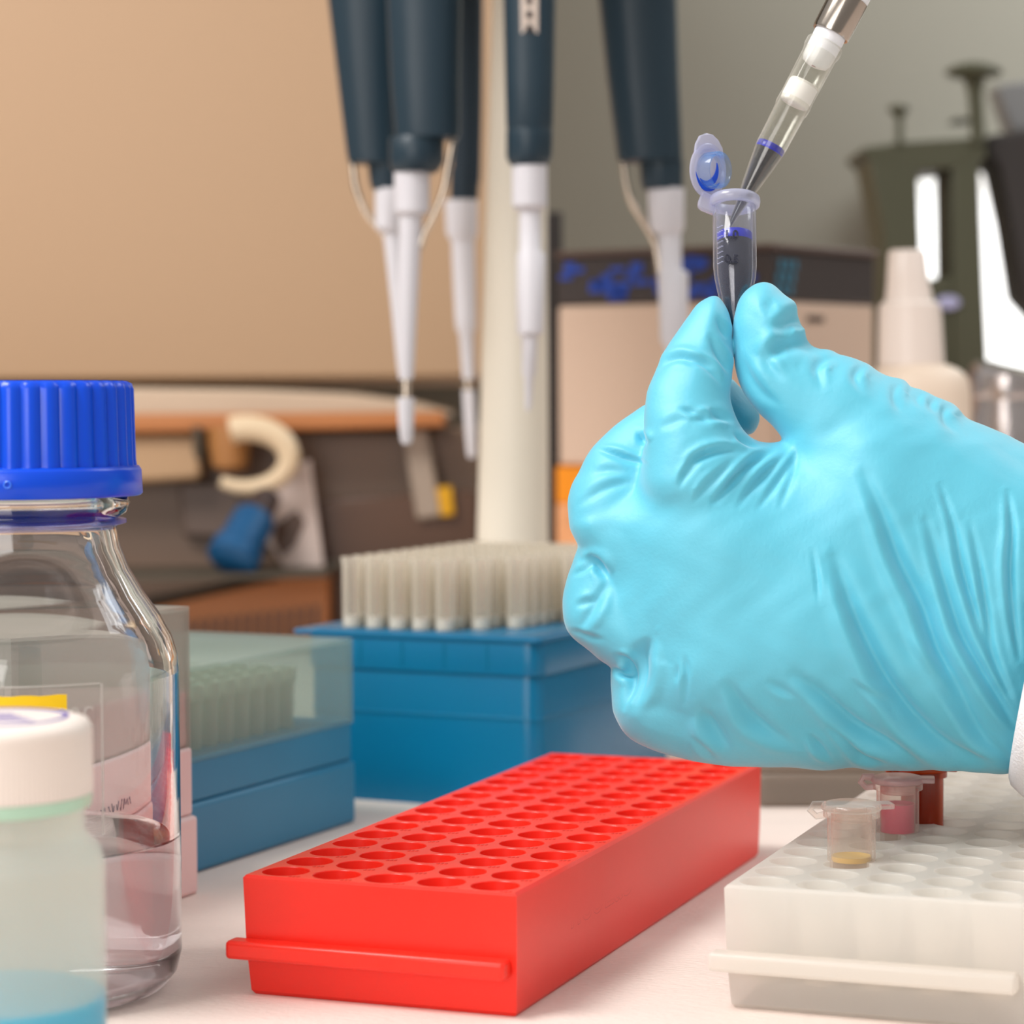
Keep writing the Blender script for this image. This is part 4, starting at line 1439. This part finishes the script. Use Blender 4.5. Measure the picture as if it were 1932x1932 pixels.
# glove folds: (frame, points, half width mm, depth mm, side ridge) - positive depth is a groove; ridge on the left of the stroke when side = +1
FOLDS = [
    # long folds running to the cuff
    ('c', [(400, 180), (500, 400), (600, 660), (720, 900), (830, 1200), (960, 1450), (1060, 1650), (1220, 1800)], 2.2, 1.45, -1),
    ('c', [(230, 650), (320, 900), (430, 1150), (560, 1400), (720, 1600), (900, 1740), (1120, 1810)], 2.5, 1.7, -1),
    ('c', [(750, 430), (850, 780), (940, 1060), (1060, 1280), (1180, 1480), (1250, 1600)], 1.6, 1.1, -1),
    ('c', [(830, 230), (900, 450), (950, 700), (1010, 900), (1080, 1120), (1180, 1350), (1260, 1500)], 1.1, .75, -1),
    ('c', [(1000, 450), (1050, 700), (1090, 950), (1130, 1180), (1230, 1420)], 1.0, .65, -1),
    ('c', [(1215, 270), (1235, 480), (1225, 700), (1240, 950), (1280, 1220)], 1.1, .8, -1),
    ('c', [(0, 1300), (180, 1450), (350, 1600), (520, 1690), (700, 1790)], 1.9, 1.1, -1),
    ('c', [(180, 1580), (290, 1680), (380, 1770), (500, 1800)], 1.0, .6, -1),
    ('c', [(80, 1650), (140, 1720), (200, 1790)], 1.0, .6, -1),
    ('c', [(600, 1100), (760, 1300), (900, 1480), (1000, 1620)], 1.6, .45, 1),
    ('c', [(100, 590), (125, 750), (135, 900)], .6, .3, 1),
    ('c', [(330, 1340), (420, 1400), (520, 1470), (620, 1600)], .9, .3, 1),
    # creases over the knuckle
    ('a', [(525, 785), (570, 745), (640, 718), (720, 712)], 1.1, 1.0, 1),
    ('a', [(505, 850), (530, 800), (580, 760)], .9, .5, 1),
    ('a', [(630, 905), (700, 830), (770, 760), (850, 720)], 1.1, 1.0, 1),
    ('a', [(560, 900), (620, 830), (700, 760)], 1.0, .5, 1),
    ('a', [(720, 920), (780, 840), (850, 770), (900, 725)], 1.0, .6, 1),
    ('a', [(790, 930), (850, 850), (900, 780), (925, 725)], .9, .45, 1),
    ('a', [(870, 930), (900, 850), (925, 780), (935, 700)], .9, .35, 1),
    # index finger
    ('b', [(770, 720), (830, 670), (920, 650), (1040, 690), (1130, 750), (1190, 830)], 1.0, .8, 1),
    ('b', [(980, 635), (1060, 665), (1150, 720)], .8, .6, -1),
    ('b', [(1110, 500), (1160, 600), (1215, 690), (1245, 760)], 1.0, .7, 1),
    ('b', [(1165, 370), (1200, 450), (1240, 520)], .9, .5, 1),
    ('b', [(910, 1000), (980, 1025), (1080, 1045)], .8, .6, -1),
    ('b', [(980, 1080), (1080, 1075), (1180, 1085)], 1.0, .7, 1),
    ('b', [(1100, 1010), (1170, 1050), (1260, 1090)], 1.0, .8, -1),
    ('b', [(1290, 1180), (1350, 1230), (1440, 1280)], .9, .6, -1),
    ('b', [(760, 1150), (860, 1100), (960, 1070)], 1.2, .35, 1),
    # thumb
    ('b', [(1480, 230), (1530, 290), (1620, 330)], 1.4, .25, -1),
    ('b', [(1540, 460), (1620, 440), (1700, 410), (1755, 460)], 2.3, 1.25, 1),
    ('b', [(1535, 680), (1570, 610), (1650, 560), (1760, 555), (1850, 600)], 2.0, 1.25, 1),
    ('b', [(1470, 600), (1520, 700), (1620, 800)], 1.2, .4, 1),
    ('b', [(1330, 640), (1380, 780), (1470, 900), (1590, 980)], 1.6, .5, 1),
    ('a', [(1080, 372), (1035, 380), (1008, 415), (1022, 480)], 1.4, 0.75, 1),
    ('a', [(1196, 408), (1165, 415), (1148, 445), (1168, 500)], 1.3, .5, 1),
    ('a', [(1335, 460), (1300, 480), (1290, 520), (1310, 570)], 1.3, .45, 1),
    ('a', [(1400, 500), (1375, 520), (1385, 560)], 1.1, .3, 1),
    ('a', [(1520, 550), (1475, 565), (1480, 610), (1520, 650)], 1.3, .45, 1),
    ('a', [(1450, 522), (1425, 545), (1440, 580)], 1.1, .3, 1),
    # middle and ring finger
    ('b', [(330, 1295), (430, 1325), (540, 1360), (660, 1395)], .8, .8, 1),
    ('b', [(610, 1170), (640, 1220), (660, 1260)], 1.0, .9, 1),
    ('b', [(300, 1460), (400, 1440), (520, 1460)], 1.0, .3, 1),
    ('b', [(190, 1690), (300, 1610), (430, 1550), (560, 1520)], 1.2, .4, 1),
    ('d', [(140, 620), (200, 600), (250, 650), (290, 700)], 1.3, 1.0, 1),
    ('d', [(70, 690), (140, 650), (200, 610)], .7, .4, 1),
    ('d', [(90, 880), (150, 855), (210, 830)], .9, .5, 1),
    ('d', [(110, 1020), (170, 930), (230, 820), (300, 720)], 1.4, .6, -1),
    ('d', [(60, 1030), (170, 1070), (260, 1090)], .8, .3, 1),
    # little finger pocket
    ('d', [(345, 1190), (400, 1215), (430, 1290), (425, 1400), (390, 1520)], 1.0, 1.0, 1),
    ('d', [(330, 1270), (390, 1300), (430, 1300)], 1.0, 1.2, 1),
    ('d', [(560, 1080), (500, 1200), (490, 1350), (440, 1500)], 2.2, 1.3, 1),
    ('d', [(770, 1190), (785, 1300), (770, 1500)], .8, .35, -1),
    ('d', [(730, 1250), (720, 1360)], .7, .3, 1),
    ('d', [(880, 1530), (950, 1640), (1060, 1790)], 1.9, 1.0, -1),
    ('d', [(1050, 1370), (1160, 1540), (1270, 1640), (1440, 1740)], 1.9, 1.1, -1),
    ('d', [(1290, 1350), (1380, 1400), (1460, 1450)], 1.0, .3, -1),
    ('d', [(820, 1700), (900, 1770), (960, 1840)], 1.0, .35, -1),
]
FR = {'a': A1, 'b': B1, 'c': C1, 'd': D1}


def spline(pts, n=8):
    pts = np.array(pts, float)
    P_ = np.vstack([2 * pts[0] - pts[1], pts, 2 * pts[-1] - pts[-2]])
    out = []
    for i in range(1, len(P_) - 2):
        for s_ in range(n):
            t = s_ / n
            out.append(.5 * ((2 * P_[i]) + (-P_[i - 1] + P_[i + 1]) * t + (2 * P_[i - 1] - 5 * P_[i] + 4 * P_[i + 1] - P_[i + 2]) * t * t + (-P_[i - 1] + 3 * P_[i] - 3 * P_[i + 1] + P_[i + 2]) * t ** 3))
    out.append(P_[-2])
    return np.array(out)


disp = np.zeros(len(V))
FOLD_GAIN = 1.7
front = np.clip((-N[:, 2] + 0.15) / 0.35, 0, 1) * (V[:, 2] < 12)
for fr, pts, hw, dep, side in FOLDS:
    pl = spline([loc(FR[fr](*p)) for p in pts])
    m_ = hw * 4
    sel = np.nonzero((V[:, 0] > pl[:, 0].min() - m_) & (V[:, 0] < pl[:, 0].max() + m_) & (V[:, 1] > pl[:, 1].min() - m_) & (V[:, 1] < pl[:, 1].max() + m_) & (front > 0))[0]
    if not len(sel):
        continue
    x_, y_ = V[sel, 0], V[sel, 1]
    best = np.full(len(sel), 1e9)
    sg = np.zeros(len(sel))
    tt = np.zeros(len(sel))
    ns = len(pl) - 1
    for i in range(ns):
        a, b = pl[i], pl[i + 1]
        e = b - a
        wx, wy = x_ - a[0], y_ - a[1]
        t = (wx * e[0] + wy * e[1]) / (e @ e)
        tc_ = np.clip(t, 0, 1)
        d = np.hypot(wx - e[0] * tc_, wy - e[1] * tc_)
        up_ = d < best
        best = np.where(up_, d, best)
        sg = np.where(up_, np.sign(e[0] * wy - e[1] * wx), sg)
        tt = np.where(up_, (i + tc_) / ns, tt)
    env = np.sin(np.pi * np.clip(tt * .94 + .03, 0, 1)) ** 0.95
    w_ = hw * 1.15 * (0.6 + 0.4 * env)
    s = best * sg * side / w_
    pr = -np.exp(-(s / 0.75) ** 2) + 0.55 * np.exp(-((s - 1.7) / 0.8) ** 2) + 0.12 * np.exp(-((s + 1.8) / .9) ** 2)
    disp[sel] += pr * env * dep * FOLD_GAIN * (1.3 if fr == 'c' else 1.0) * front[sel]
# faint unevenness of the stretched film
disp += 0.10 * np.sin(V[:, 0] * .55 + 1.3 * np.sin(V[:, 1] * .31)) * np.sin(V[:, 1] * .47 + V[:, 2] * .3)
V = V + N * disp[:, None]
V = relax(V, 1, 0.5)
rr_, uu_, ff_, cc_ = (np.array(q) for q in (RT, UP, FW, CAM))
dd = D0 + V[:, 2]
uu = (V[:, 0] * KP + 1400 - 966) / FPX
vv = (966 - (900 - V[:, 1] * KP)) / FPX
Wd = cc_ + (rr_[None] * uu[:, None] + uu_[None] * vv[:, None] + ff_[None]) * dd[:, None]
pers = thing('person', 'hand in a bright cyan nitrile glove with a white coat sleeve, holding a microtube', 'person', P(1500, 1100, D0))
me = bpy.data.meshes.new('gloved_hand')
me.from_pydata((Wd * S).tolist(), [], Q[:, ::-1].tolist())
me.materials.append(M_glove)
me.validate()
bm = bmesh.new()
bm.from_mesh(me)
bmesh.ops.recalc_face_normals(bm, faces=bm.faces)
bm.to_mesh(me)
bm.free()
for p in me.polygons:
    p.use_smooth = True
hand = bpy.data.objects.new('gloved_hand', me)
COL.objects.link(hand)
hand.parent = pers
hand.matrix_parent_inverse = pers.matrix_basis.inverted()
# sleeve
mb = MB()
rings = []
axd = Vector((0.95, -0.26, -0.19)).normalized()
for k, (s_, r) in enumerate(((4, 25.5), (1, 26.5), (0, 27.5), (0.8, 29), (4, 31), (12, 33), (30, 34.5), (90, 38), (180, 42))):
    c_ = P(1947, 1262, D0 + 2) + axd * s_ + Vector((0, 0, s_ * s_ * 0.0011))
    e1 = Vector((0, 1, 0))
    e2 = axd.cross(e1).normalized()
    e1 = e2.cross(axd).normalized()
    rings.append([c_ + (e1 * math.cos(2 * math.pi * q / 48) * 1.1 + e2 * math.sin(2 * math.pi * q / 48)) * (r + (1.2 * math.sin(q * .9 + s_ * .1) if s_ > 5 else 0)) for q in range(48)])
mb.loft(rings, cap=False)
sl = mb.build('coat_sleeve', M_coat, pers, angle=60)
sl['label'] = 'white cotton coat sleeve'
